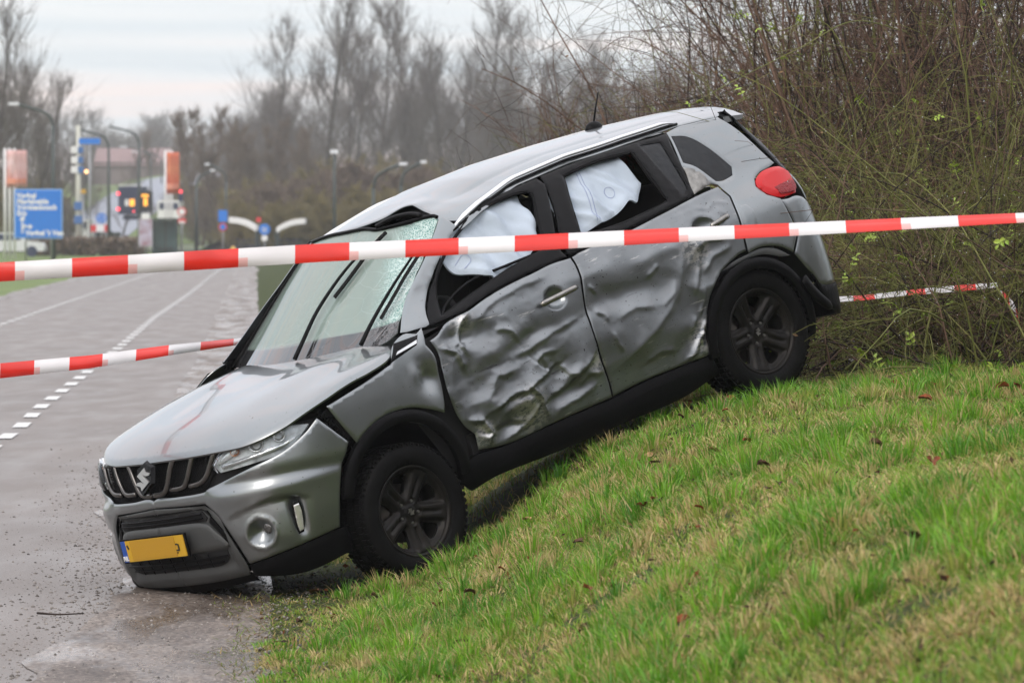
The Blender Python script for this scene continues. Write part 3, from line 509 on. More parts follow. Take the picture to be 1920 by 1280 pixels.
# thicket behind, leafless hazel and thorn
th=[(1150,42,1.8,'loose arching thicket seen above the car aerial'),(1260,40,2.4,'brown thicket above the rear of the roof'),(1345,37,2.2,'brown thicket above the tail lamp'),(1430,38,2.6,'dense reddish thicket just right of the roof end'),
(1500,34,2.6,'reddish thicket with upright shoots behind the loose bramble'),(1580,36,3.9,'tall upright hazel shoots rising over the bramble'),(1650,33,3.7,'tall dark thicket above the leafy bramble'),(1720,36,4.3,'tall leaning shrub in the top right'),(1790,32,3.9,'tall shrub with fanning stems near the right edge'),(1860,34,4.4,'tall dense shrub in the top right corner'),(1930,31,4.0,'tall shrub cut by the right edge'),
(1210,48,1.9,'low distant thicket over the roof rail'),(1090,50,1.5,'low thicket left of the aerial'),(1400,46,3.0,'distant brown thicket above the rear window'),(1540,44,3.5,'distant thicket filling the gap over the tail'),(1690,43,4.6,'distant tall thicket behind the leaning shrub'),(1830,42,4.8,'distant tall thicket near the right edge'),(1300,52,2.9,'faint far thicket over the rear door')]
for i,(px,D,L_,lb) in enumerate(th):
    near=D<38
    e_,q_=bramble('thicket_shrub',20+i,bp(px,D),L_,60 if near else 65,lb,'shrub',.0095 if px>1500 else .006,.25 if px>1500 else .8,.55 if px>1500 else .6,per=9,sl=L_*.30,spread=(.5,.5),mats=(1,1,2) if i%3 else (1,0,2),dead=160 if px>1300 else 30)
    if 31<D<37: br.append(q_[:400]+np.array(e_.location))
for k,(x,y) in enumerate([(6.2,25),(6.0,22),(6.1,19),(6.3,16),(6.8,13),(7.6,27),(8.2,21),(8.2,17)]):  # unseen shrubs, added beyond the frame so the car's side reflects something dark
    bramble('thicket_shrub',90+k,(x,y,0),4.6,110,'dense unseen shrub added to the right of the thicket to darken the door reflections','shrub',.012,.25,.6,per=10,sl=1.3,spread=(.7,.9),mats=(1,1,2,0),dead=300,group='unseen shrubs added for the door reflections')
# long whips reaching over the car
rs=np.random.RandomState(77)
def whip(pts,lb,r=.004,lv=6):
    e=empty('bramble_whip',tuple(pts[0])); tag(e,lb,'bramble shoot'); o=np.array(pts[0]); P=crom(np.array(pts)-o,6); v,f=tubevf(P,np.linspace(r,r*.35,len(P)),5); obj('stem',v,f,M_st1 if lv else M_st2,e,True)
    for k in range(lv):
        i=rs.randint(len(P)//3,len(P)); q=P[i]; link('leaf_sprig',LEAF[k%3],e,tuple(q),(rs.uniform(-1,1),rs.uniform(-1,1),rs.uniform(0,6.28))).scale=(.9,)*3
    for k in range(5):
        i=rs.randint(2,len(P)-1); d=rs.normal(0,1,3); d/=np.linalg.norm(d); s=crom([P[i],P[i]+d*.08,P[i]+d*.17+np.array([0,0,-.02]),P[i]+d*.24+np.array([0,0,-.06])],3); v,f=tubevf(s,.0014,3); obj('side_twig',v,f,M_st1,e)
A_=lambda *q:[tuple(at(*x)) for x in q]
whip(A_((1760,560,27.6),(1700,590,27.0),(1600,610,26.3),(1530,640,25.9),(1480,672,25.5),(1446,670,25.3)),'thin green whip hanging across the rear wheel',.0035,3)
whip(A_((1720,520,27.6),(1640,520,27),(1560,545,26.4),(1520,560,26),(1490,552,25.8)),'short leafy whip beside the rear bumper',.003,5)
whip(A_((1800,380,28),(1700,420,27.4),(1620,450,27),(1560,470,26.8),(1535,478,26.6)),'leafy whip touching the tape behind the car',.003,6)
whip(A_((1700,60,31),(1600,40,30.5),(1500,90,30),(1380,150,29.5),(1290,200,29)),'long arching whip over the roof end',.005,6)
whip(A_((1480,300,33),(1390,190,33),(1280,120,33),(1180,70,33),(1120,100,33)),'blurred arching whip above the rear of the roof',.006,0)
whip(A_((1330,260,34),(1270,160,34),(1210,60,34),(1180,-20,34)),'tall thin whip right of the aerial',.005,0)
whip(A_((1600,120,30),(1540,40,30),(1450,60,29.6),(1400,35,29.6),(1370,40,29.6)),'leafy whip against the sky top right',.004,8)
# beads of rain on the brambles
allq=np.vstack([b.reshape(-1,3) for b in br]); rs=np.random.RandomState(3); sel=allq[rs.randint(0,len(allq),2600)]+np.array([0,0,-.004]); oc=np.array([[0,0,-1.5],[1,0,0],[0,1,0],[-1,0,0],[0,-1,0],[0,0,1]])*.0030
V=(sel[:,None]+oc[None]).reshape(-1,3); fo_=np.array([(0,2,1),(0,3,2),(0,4,3),(0,1,4),(5,1,2),(5,2,3),(5,3,4),(5,4,1)]); F=(fo_[None]+6*np.arange(len(sel))[:,None,None]).reshape(-1,3)
o=link('water_drops',fastmesh('water_drops',V,F,mat('water_drop',(.75,.78,.8),.05,coat=1),3,True)); tag(o,'tiny rain drops hanging on the bramble twigs','water drops',kind='stuff')
# ================================================================ JUNCTION FURNITURE
M_post=mat('green_post',(.035,.05,.045),.5); M_galv=mat('galvanised_steel',(.35,.36,.37),.45,.5); M_sblue=mat('sign_blue',(.01,.17,.60),.4); M_wht=mat('white_board',(.75,.75,.74),.45); M_sred=mat('sign_red',(.60,.03,.03),.4); M_orange=mat('banner_orange',(.62,.14,.05),.6,var=.2,vscale=.8,col2=(.75,.35,.25)); M_navy=mat('navy_panel',(.02,.03,.07),.5)
M_lamp=mat('lamp_glass',(.72,.74,.78),.3)
def lamp_post(px,D,ytop,arm,lb,lum=True,r=.10):
    b=base(px,D); H=float(at(px,ytop,D)[2]); e=empty('street_lamp',b); tag(e,lb,'street lamp')
    v,f=tubevf([(0,0,0),(0,0,H*.5),(0,0,H-.8)],[r*1.3,r,r*.8],8); obj('post',v,f,M_post,e,True)
    if arm:
        P=crom([(0,0,H-.8),(arm*.12,0,H-.25),(arm*.45,0,H+.05),(arm,0,H+.35)],5); v,f=tubevf(P,r*.7,6); obj('arm',v,f,M_post,e,True)
        mb=MB(); mb.box((arm*1.12,0,H+.38),(abs(arm)*.3,.3,.14)); mb.build('luminaire',M_lamp,e)
    else:
        mb=MB(); mb.box((0,0,H-.75),(.5,.5,.22)); mb.build('luminaire',M_lamp,e)
    return e
lamp_post(100,262,208,-1.9,'nearest street lamp with its arm pointing left, behind the blue direction sign')
lamp_post(204,330,252,-2.0,'street lamp with arm pointing left beside the blue roundabout sign')
lamp_post(261,345,246,-2.2,'street lamp with arm pointing left above the matrix sign')
lamp_post(283,520,282,-2.6,'smaller street lamp left of the flag masts'); lamp_post(303,620,290,-3,'farthest street lamp right behind the flag masts')
lamp_post(368,330,330,1.0,'street lamp with a short arm pointing right beside the small round signs'); lamp_post(424,345,318,-1.2,'street lamp behind the blue rectangular sign')
lamp_post(627,300,262,0,'lamp with a top-mounted head in the scrub'); lamp_post(700,235,322,1.3,'low lamp with its head above the roof edge'); lamp_post(752,240,318,1.0,'second low lamp above the roof edge'); 
def rot_box_sign(name,px,py,D,w,h,m,lb,posts=1,frame=None,cat='road sign',round_=False,base_y=None,pm=None):
    c=at(px,py,D); e=empty(name,(float(c[0]),D,0.)); tag(e,lb,cat); z=float(c[2])
    if round_:
        v,f=lathe_disc(w/2,.03); o=obj('face',v,f,m,e,False,(0,-.05,z))
    else: MB().box((0,-.05,z),(w,.04,h)).build('face',m,e)
    if frame is not None and not round_: MB().box((0,-.02,z),(w+.12,.03,h+.12)).build('border',frame,e)
    xs=[0] if posts==1 else [-w*.28,w*.28]
    for x in xs: v,f=tubevf([(x,.06,0),(x,.06,z+h*.3)],.05,8); obj('post',v,f,pm or M_galv,e,True)
    return e,z
def lathe_disc(r,t,n=28):
    v=[(0,0,0)]+[(r*math.cos(2*math.pi*k/n),0,r*math.sin(2*math.pi*k/n)) for k in range(n)]+[(r*math.cos(2*math.pi*k/n),t,r*math.sin(2*math.pi*k/n)) for k in range(n)]+[(0,t,0)]
    f=[(0,1+(k+1)%n,1+k) for k in range(n)]+[(1+k,1+(k+1)%n,1+n+(k+1)%n,1+n+k) for k in range(n)]+[(1+2*n,1+n+k,1+n+(k+1)%n) for k in range(n)]; return v,f
D=245; k=D/FPX
e,z=rot_box_sign('direction_sign',72,401,D,86*k,88*k,M_sblue,'large blue direction sign with white place names and arrows on two posts',2,mat('sign_border',(.25,.45,.75),.4))
for i,(t,x,y) in enumerate([('Veghel',32,371),('Mariaheide',32,382),('Vorstenbosch',32,393),('Erp',32,404),("Veghel 't Ven",48,441)]):
    link('lettering',text_mesh(t,.36,M_wht),e,((x-72)*k,-.075,z-(y-401)*k),(math.pi/2,0,0))
mb=MB()
for a,b_ in [((42,438),(42,412)),((42,425),(56,425)),((42,432),(47,420))]: mb.tube([((a[0]-72)*k,-.08,z-(a[1]-401)*k),((b_[0]-72)*k,-.08,z-(b_[1]-401)*k)],.04,4)
mb.add([((42-72)*k-.16,-.08,z-(413-401)*k),((42-72)*k+.16,-.08,z-(413-401)*k),((42-72)*k,-.08,z-(405-401)*k)],[(0,1,2)]); mb.add([((55-72)*k,-.08,z-(425-401)*k-.14),((55-72)*k,-.08,z-(425-401)*k+.14),((62-72)*k,-.08,z-(425-401)*k)],[(0,1,2)])
mb.build('arrow_symbol',M_wht,e)['kind']='stuff'
def flags(px,D,y0,y1,yb,n,dx,lb,w,m):
    for i in range(n):
        c=at(px+dx*i,y0,D+i*1.2); H=float(c[2]); e=empty('flag_mast',(float(c[0]),D+i*1.2,0)); tag(e,lb[i],'flag mast'); v,f=tubevf([(0,0,0),(0,0,H)],.07,8); obj('pole',v,f,M_wht,e,True)
        h=(y1-y0)*D/FPX; vv=[];ff=[]
        for a in range(7):
            for b in range(9): vv.append((.08+w*a/6,.10*math.sin(a*1.1+b*.5),H-.12-h*b/8))
        for a in range(6):
            for b in range(8): q=a*9+b; ff.append((q,q+1,q+10,q+9))
        o=obj('banner',vv,ff,m,e,True); o.modifiers.new('s','SOLIDIFY').thickness=.01
        MB().box((.08+w*.5,-.13,H-.12-h*.82),(w*.9,.02,h*.14)).build('banner_stripe',M_orange,e)
def banner_mat(name,a,b):
    m=mat(name,a,.7,col2=b,vscale=1.6); return m
Mb1=banner_mat('banner_print',(.62,.30,.26),(.75,.55,.55)); Mb2=banner_mat('banner_orange_print',(.55,.10,.05),(.7,.25,.12))
flags(9,270,278,348,470,3,9,['orange printed banner on the leftmost white mast','middle banner mast left of the blue direction sign','right-hand banner mast of the left group'],.62,Mb1)
flags(310,305,282,360,470,3,6,['orange banner on the left white mast by the bus shelter','middle white banner mast by the bus shelter','right white banner mast by the bus shelter'],.40,Mb2)
# white mast with blue boxes, street name sign
c=base(147,300); e=empty('striped_mast',c); tag(e,'tall white mast with blue and white boxes left of the lamps','mast'); H=float(at(147,235,300)[2]); v,f=tubevf([(0,0,0),(0,0,H)],[.20,.13],10); obj('pole',v,f,mat('mast_cream',(.55,.55,.48),.6),e,True)
for y in(281,300,318): MB().box((-.22,0,float(at(147,y,300)[2])),(.42,.4,.42)).build('white_box',M_wht,e); MB().box((.16,-.02,float(at(147,y,300)[2])),(.30,.42,.42)).build('blue_box',mat('box_blue',(.05,.14,.35),.5) if 'box_blue' not in bpy.data.materials else bpy.data.materials['box_blue'],e)
for y in(386,412): MB().box((0,-.05,float(at(147,y,300)[2])),(.48,.42,.5)).build('blue_band',bpy.data.materials['box_blue'],e)
e,z=rot_box_sign('street_name_sign',168,265,298,1.32,.36,M_sblue,'blue street name sign high beside the white mast',1)
e,z=rot_box_sign('waymark_sign',155,359,302,.42,.26,mat('sign_yellow',(.65,.38,.05),.5),'small yellow sign low on the white mast',1)
c=at(162,322,330); e=empty('warning_beacon',(float(c[0]),330,0)); tag(e,'orange warning beacon lit on a thin pole','beacon'); v,f=tubevf([(0,0,0),(0,0,float(c[2]))],.04,6); obj('pole',v,f,M_post,e); v,f=lathe_disc(.12,.08); obj('lamp',v,f,mat('beacon_light',(.9,.5,.2),.4,emit=((1,.55,.25),3)),e,False,(0,-.1,float(c[2])))
# dark lorry with lit board and roof rail
D=380;k=D/FPX; c=at(245,375,D); e=empty('lorry',(float(c[0]),D,0)); tag(e,'dark lorry seen from behind with red lamps and a lit board','lorry'); z=float(c[2])
def kz(y): return float(at(245,y,D)[2])
MB().box((0,2.2,(kz(350)+kz(402))/2),(46*k,4.5,52*k)).build('box_body',M_navy,e); MB().box((0,-.08,(kz(362)+kz(398))/2),(30*k,.08,34*k)).build('rear_panel',M_dark if 'M_dark' in globals() else M_navy,e)
MB().box((0,2,kz(408)),(30*k,3.4,8*k)).build('chassis',M_navy,e); 
for x in(-14,14): v,f=tubevf([(x*k-.2,1.,.5),(x*k+.2,1.,.5)],.5,14); obj('wheel',v,f,M_navy,e)
for i in range(8): MB().box(((-20+i*5.7)*k,.2,kz(348)),(.10,.1,.22)).build('roof_lamp',M_wht,e)
M_redl=mat('red_light',(.8,.05,.06),.4,emit=((1,.08,.10),2.5)); M_orl=mat('matrix_light',(.9,.4,.05),.4,emit=((1,.42,.04),1.3))
for x,y in((-23,363),(-23,392),(6,396)): v,f=lathe_disc(.13 if x<0 else .07,.05); obj('rear_lamp',v,f,M_redl,e,False,(x*k,-.16,kz(y)))
MB().box((3*k,-.16,kz(380)),(9*k,.05,13*k)).build('lit_panel',M_orl,e); MB().box((-7*k,-.16,kz(380)),(7*k,.05,12*k)).build('white_panel',M_wht,e)
D=340;k=D/FPX; e,z=rot_box_sign('matrix_sign',274,378,D,25*k,38*k,mat('matrix_black',(.01,.01,.012),.5),'black electronic sign with an orange lit figure 1 beside the lorry',1,pm=M_post)
MB().box((-2*k,-.09,z+11*k),(13*k,.03,5*k)).build('lit_bar',M_orl,e); MB().box((-1*k,-.09,z-1*k),(7*k,.03,14*k)).build('lit_figure',M_orl,e)
# advertising column / poster, bus shelter
D=290;k=D/FPX; e,z=rot_box_sign('poster_stand',273,436,D,23*k,50*k,mat('poster_print',(.25,.10,.12),.6,col2=(.5,.5,.62),vscale=1.8),'poster case with a colourful poster beside the bus shelter',1,frame=M_galv,cat='poster stand')
MB().box((0,-.05,z+30*k),(15*k,.04,12*k)).build('top_panel',M_wht,e)
D=300;k=D/FPX; c=at(309,440,D); e=empty('bus_shelter',(float(c[0]),D,0)); tag(e,'bus shelter with teal glass below the right flag masts','bus shelter')
M_teal=mat('shelter_glass',(.10,.17,.17),.15,alpha=.8)
MB().box((0,.6,1.15),(44*k,.03,2.1)).build('glass_back',M_teal,e); MB().box((-22*k,0,1.15),(.03,1.2,2.1)).build('glass_side',M_teal,e); MB().box((22*k,0,1.15),(.03,1.2,2.1)).build('glass_side',M_teal,e); MB().box((0,0,2.28),(48*k,1.5,.12)).build('roof',M_post,e); MB().box((0,.4,.5),(30*k,.3,.06)).build('bench',M_post,e)
for x in(-22,22,0): MB().box((x*k,.6,1.1),(.1,.1,2.3)).build('frame_post',M_post,e)
# signs
e,z=rot_box_sign('roundabout_sign',190,409,400,.86,.86,M_sblue,'round blue roundabout sign above the red and white board',1,round_=True)
for a in(90,210,330): 
    a0=math.radians(a); P=[(.24*math.cos(a0+t),-.07,z+.24*math.sin(a0+t)) for t in np.linspace(0,1.5,6)]; v,f=tubevf(P,.035,4); obj('arrow_symbol',v,f,M_wht,e)
D=398;k=D/FPX; e,z=rot_box_sign('chevron_board',188,428,D,38*k,13*k,M_wht,'red and white chevron board on the roundabout',2,cat='chevron board')
for x in(-13,13): MB().box((x*k,-.08,z),(11*k,.02,13*k)).build('red_block',M_sred,e)
D=330;k=D/FPX; e,z=rot_box_sign('speed_sign',341,397,D,.62,.62,M_sred,'small round red-rimmed sign right of the bus shelter',1,round_=True); v,f=lathe_disc(.22,.02); obj('sign_disc',v,f,M_wht,e,False,(0,-.08,z)); MB().box((0,-.06,z-.62),(.55,.04,.36)).build('lower_plate',M_sred,e); MB().box((0,-.09,z-.72),(.40,.02,.14)).build('plate_band',M_wht,e)
c=at(339,359,370); e=empty('traffic_light',(float(c[0]),370,0)); tag(e,'traffic light showing red beside the flag masts','traffic light'); v,f=tubevf([(0,.1,0),(0,.1,float(c[2])-.3)],.06,6); obj('post',v,f,M_post,e); MB().box((0,0,float(c[2])-.3),(.34,.2,.95)).build('housing',M_navy,e); v,f=lathe_disc(.12,.05); obj('red_lamp',v,f,M_redl,e,False,(0,-.16,float(c[2])))
e,z=rot_box_sign('information_sign',418,405,300,.56,.72,M_sblue,'plain blue rectangular sign above the no-parking disc',1); v,f=lathe_disc(.26,.03); obj('no_parking_disc',v,f,M_sred,e,False,(0,-.06,z-.68)); v,f=lathe_disc(.18,.02); obj('disc_centre',v,f,M_sblue,e,False,(0,-.09,z-.68))
e,z=rot_box_sign('cycle_path_sign',496,430,285,.66,.66,M_sblue,'round blue cycle path sign in front of the white shelter',1,round_=True); MB().box((0,-.07,z+.06),(.3,.02,.06)).build('bicycle_symbol',M_wht,e); MB().box((0,-.07,z-.10),(.3,.02,.06)).build('bicycle_symbol',M_wht,e); MB().box((0,-.06,z-.52),(.34,.03,.3)).build('lower_plate',M_wht,e)
# white bicycle shelter: two curved canopy wings on posts
for sgn,(xa,ya),(xb,yb),lb in((1,(431,407),(482,428),'left curved white canopy of the bicycle shelter'),(-1,(573,409),(520,430),'right curved white canopy of the bicycle shelter')):
    D=292; A=at(xa,ya,D); Bq=at(xb,yb,D); e=empty('shelter_canopy',(float(Bq[0]),D,0)); tag(e,lb,'canopy'); v=[];f=[]
    for i in range(9):
        t=i/8; x=(A[0]-Bq[0])*(1-t); z=A[2]*(1-t)+Bq[2]*t+.22*math.sin(t*math.pi*.8)
        for y in(-1.2,1.2): v+=[(x,y,z),(x,y,z-.34)]
        if i: b=4*i;a=b-4; f+=[(a,a+2,b+2,b),(a+1,b+1,b+3,a+3),(a,b,b+1,a+1),(a+2,a+3,b+3,b+2)]
    f+=[(0,1,3,2),(32,34,35,33)]
    obj('roof',v,f,M_wht,e)
    for y in(-.9,.9): v,f=tubevf([(0,y,0),(0,y,float(Bq[2])-.1)],.09,6); obj('post',v,f,M_post,e)
def bicycle(px,D,rz,lb,m):
    b=base(px,D); e=empty('bicycle',b,(0,0,rz)); tag(e,lb,'bicycle','dark bicycles under the white shelter')
    for x in(-.52,.52):
        a=np.linspace(0,2*math.pi,17); v,f=tubevf(np.c_[x+.34*np.cos(a),0*a,.35+.34*np.sin(a)],.025,4); obj('wheel',v,f,M_navy,e)
    mb=MB(); mb.tube([(-.52,0,.35),(-.15,0,.85),(.36,0,.85),(.52,0,.35)],.025,4); mb.build('frame',m,e); MB().tube([(-.15,0,.85),(-.18,0,1.0)],.02,4).build('saddle_post',m,e); MB().box((-.2,0,1.02),(.26,.14,.06)).build('saddle',M_navy,e); MB().tube([(.36,-.28,1.05),(.36,.28,1.05)],.02,4).build('handlebar',m,e)
for i,px in enumerate((452,462,473,484,505,532,545,556,566)): bicycle(px,290+i%3,.3+.4*(i%2),'dark bicycle parked under the white curved shelter',M_post)
c=base(437,270); e=empty('yellow_bollard',c); tag(e,'yellow bollard at the cycle path','bollard'); v,f=tubevf([(0,0,0),(0,0,.55),(0,0,.72)],[.16,.16,.07],10); obj('post',v,f,mat('bollard_yellow',(.6,.38,.08),.5),e,True)
c=at(485,412,310); e=empty('small_red_sign',(float(c[0]),310,0)); tag(e,'small red sign between the two white canopies','road sign'); MB().box((0,0,float(c[2])),(.3,.05,.3)).build('face',M_sred,e); MB().tube([(0,.06,0),(0,.06,float(c[2]))],.03,5).build('post',M_galv,e)
# white estate car at the left edge
D=290;k=D/FPX; b=at(20,455,D); e=empty('white_car',(float(b[0]),D,0)); tag(e,'white estate car half hidden behind the blue direction sign','car')
side=[(-2.1,.35),(-2.15,.85),(-1.9,1.0),(-1.75,1.45),(.3,1.45),(.95,.98),(1.95,.85),(2.1,.6),(2.1,.35)]
mb=MB(); n=len(side); vv=[(x,-.85,z) for x,z in side]+[(x,.85,z) for x,z in side]; mb.add(vv,[tuple(range(n)),tuple(range(2*n-1,n-1,-1))]+[(i,i+n,(i+1)%n+n,(i+1)%n) for i in range(n)]); mb.build('body',mat('car_white',(.6,.62,.63),.3,coat=.5),e)
win=[(-1.6,1.0),(-1.55,1.36),(.22,1.36),(.75,1.0)]; mb=MB(); mb.add([(x,-.865,z) for x,z in win]+[(x,-.84,z) for x,z in win],[(0,1,2,3),(7,6,5,4),(0,4,5,1),(1,5,6,2),(2,6,7,3),(3,7,4,0)]); mb.build('side_window',M_navy,e)
for x in(-1.35,1.35): v,f=tubevf([(x,-.88,.33),(x,-.66,.33)],.33,16); obj('wheel',v,f,M_navy,e)
# red-brown roofs beyond, long low hall
D=760; a_=at(182,300,D); b_=at(322,278,D); e=empty('long_hall',(float((a_[0]+b_[0])/2),D,0)); tag(e,'long hall with a reddish roof in the haze beyond the ramp','building'); w=float(b_[0]-a_[0]); zt=float(b_[2]); MB().box((0,0,zt*.42),(w,14,zt*.84)).build('wall',mat('hall_wall',(.15,.115,.11),.8,var=.2,vscale=.2),e)
vv=[(-w/2,-7.5,zt*.8),(w/2,-7.5,zt*.8),(w/2,0,zt),(-w/2,0,zt),(-w/2,7.5,zt*.8),(w/2,7.5,zt*.8)]; obj('roof',vv,[(0,1,2,3),(3,2,5,4),(0,3,4),(1,5,2),(0,4,5,1)],mat('hall_roof',(.22,.14,.135),.7),e)
# parked vans on the ramp (pale boxes between the masts)
for px,py,D,lb in((320,395,430,'pale van coming down the ramp behind the flag masts'),(150,430,440,'pale car on the ramp left of the roundabout sign')):
    b=at(px,py,D); e=empty('distant_van',(float(b[0]),D,max(0,float(b[2])-1.2))); tag(e,lb,'van'); MB().box((0,0,1.25),(2.0,4.4,1.7)).build('body',M_wht,e); MB().box((0,-2.21,1.6),(1.7,.05,.6)).build('windscreen',M_navy,e)
    for x in(-.8,.8): v,f=tubevf([(x-.1,-1.4,.35),(x+.1,-1.4,.35)],.35,12); obj('wheel',v,f,M_navy,e)
# ================================================================ THE CRASHED CAR
CAR_R=Matrix(((-0.72979,0.62093,-0.2861),(-0.62629,-0.775,-0.08447),(-0.27417,0.11754,0.95447)))
car=empty('crashed_car'); car.matrix_world=Matrix.Translation((-.945,24.2425,CAMZ-1.688))@CAR_R.to_4x4()
tag(car,'crumpled grey SUV with smashed driver side resting nose down on the grass bank','car')
M_paint=mat('grey_metallic_paint',(.235,.255,.262),.28,.88,coat=.8,var=.04,vscale=2,speck=.735,bump=.015,bscale=7)
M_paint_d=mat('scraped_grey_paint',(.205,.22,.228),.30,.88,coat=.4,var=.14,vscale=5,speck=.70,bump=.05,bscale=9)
def scrape(m):
    n=m.node_tree.nodes; l=m.node_tree.links; p=n['Principled BSDF']; src=p.inputs['Base Color'].links[0].from_socket; t=n.new('ShaderNodeTexCoord')
    def nz_(sc,scale,det,a,b):
        q=n.new('ShaderNodeMapping'); q.inputs['Scale'].default_value=sc; q.inputs['Rotation'].default_value=(0,.35,0); l.new(t.outputs['Object'],q.inputs[0]); z=n.new('ShaderNodeTexNoise'); z.inputs['Scale'].default_value=scale; z.inputs['Detail'].default_value=det; z.inputs['Roughness'].default_value=.7; l.new(q.outputs[0],z.inputs['Vector']); r=n.new('ShaderNodeMapRange'); r.inputs[1].default_value=a; r.inputs[2].default_value=b; l.new(z.outputs['Fac'],r.inputs[0]); return r.outputs[0]
    def mul(a,b):
        k=n.new('ShaderNodeMath'); k.operation='MULTIPLY'; l.new(a,k.inputs[0]); l.new(b,k.inputs[1]); return k.outputs[0]
    def mixc(f,a,c):
        k=n.new('ShaderNodeMix'); k.data_type='RGBA'; l.new(f,k.inputs[0]); l.new(a,k.inputs[6]); k.inputs[7].default_value=_c(c); return k.outputs[2]
    zone=nz_((1,1,1),3.2,2,.50,.62)
    light=mul(nz_((3,1,26),2.2,5,.60,.68),zone); dark=mul(nz_((2.2,1,14),3.0,6,.62,.70),nz_((1,1,1),2.4,2,.45,.6))
    c=mixc(light,src,(.50,.50,.48)); c=mixc(dark,c,(.04,.04,.04))
    patch=nz_((5,1,9),5,6,.44,.54)
    for (cx,cz,r_) in ((-.86,.46,.15),(-.55,.43,.09),(-2.10,.46,.13),(-.62,1.0,.10),(-2.2,.90,.12),(-1.35,.55,.07)):
        sb=n.new('ShaderNodeVectorMath'); sb.operation='SUBTRACT'; l.new(t.outputs['Object'],sb.inputs[0]); sb.inputs[1].default_value=(cx,.88,cz); ln_=n.new('ShaderNodeVectorMath'); ln_.operation='LENGTH'; l.new(sb.outputs[0],ln_.inputs[0]); q_=n.new('ShaderNodeMapRange'); q_.inputs[1].default_value=r_; q_.inputs[2].default_value=r_*.35; l.new(ln_.outputs['Value'],q_.inputs[0]); c=mixc(mul(q_.outputs[0],patch),c,(.55,.55,.53)); l.new(c,p.inputs['Base Color'])
    mr_=n.new('ShaderNodeMapRange'); mr_.inputs[3].default_value=.33; mr_.inputs[4].default_value=.6; l.new(light,mr_.inputs[0]); l.new(mr_.outputs[0],p.inputs['Roughness'])
scrape(M_paint_d)
M_black=mat('black_plastic',(.004,.004,.0045),.40,spec=.10,bump=.1,bscale=60,var=.2,vscale=5)
M_gloss=mat('black_trim',(.004,.004,.0045),.20,spec=.14,bump=.25,bscale=25)
M_dark=mat('dark_cavity',(.006,.006,.007),.8)
M_gplas=mat('grey_plastic',(.075,.078,.078),.45,.2,spec=.3,var=.08,vscale=6)
M_rail=mat('silver_rail',(.72,.74,.76),.34,.45,coat=.2)
M_gbar=mat('smoked_chrome',(.12,.115,.11),.24,.85,var=.2,vscale=20)
M_chrome=mat('dull_chrome',(.30,.29,.27),.25,.9,var=.2,vscale=20)
M_rub=mat('tyre_rubber',(.0045,.0045,.0045),.6,spec=.08,var=.4,vscale=9,bump=.2,bscale=50)
M_rim=mat('black_alloy',(.008,.008,.008),.38,.15,spec=.15,var=.35,vscale=12,col2=(.017,.015,.013),speck=.74)
M_bare=mat('bare_metal',(.24,.235,.22),.35,.8,var=.4,vscale=20)
M_cloth=mat('airbag_cloth',(.46,.53,.61),.85,var=.05,bump=.25,bscale=14)
M_thread=mat('blue_thread',(.16,.19,.42),.8)
M_int=mat('interior_fabric',(.016,.016,.018),.9)
M_plate=mat('plate_yellow',(.62,.36,.02),.4,var=.05,vscale=10)
M_plate2=mat('plate_mustard',(.50,.27,.015),.45)
M_blue=mat('plate_blue',(.02,.08,.36),.4)
M_redlens=mat('red_lens',(.50,.006,.008),.15,spec=.35)
M_redlens2=mat('dark_red_lens',(.22,.003,.006),.2,spec=.3,bump=.5,bscale=90)
def lens_mat():
    m=bpy.data.materials.new('clear_lens'); m.use_nodes=True; n=m.node_tree.nodes; l=m.node_tree.links; n.remove(n['Principled BSDF']); t=n.new('ShaderNodeBsdfTransparent'); t.inputs[0].default_value=(.92,.94,.95,1); g=n.new('ShaderNodeBsdfGlossy'); g.inputs['Roughness'].default_value=.04; g.inputs['Color'].default_value=(.9,.92,.95,1)
    w=n.new('ShaderNodeLayerWeight'); w.inputs[0].default_value=.22; mx=n.new('ShaderNodeMixShader'); l.new(w.outputs['Fresnel'],mx.inputs[0]); l.new(t.outputs[0],mx.inputs[1]); l.new(g.outputs[0],mx.inputs[2]); l.new(mx.outputs[0],n['Material Output'].inputs[0]); return m
M_lens=lens_mat()
M_reflector=mat('lamp_reflector',(.80,.80,.80),.18,.7,bump=.6,bscale=14)
M_lampin=mat('lamp_housing',(.62,.63,.64),.35,.3,var=.5,vscale=14)
M_foglens=mat('fog_lens',(.12,.12,.12),.12,.6,coat=.5,bump=.4,bscale=60)
M_amber=mat('amber_bulb',(.7,.25,.08),.3)
M_tint=mat('tinted_glass',(.006,.008,.010),.07,spec=.28,bump=.3,bscale=22)
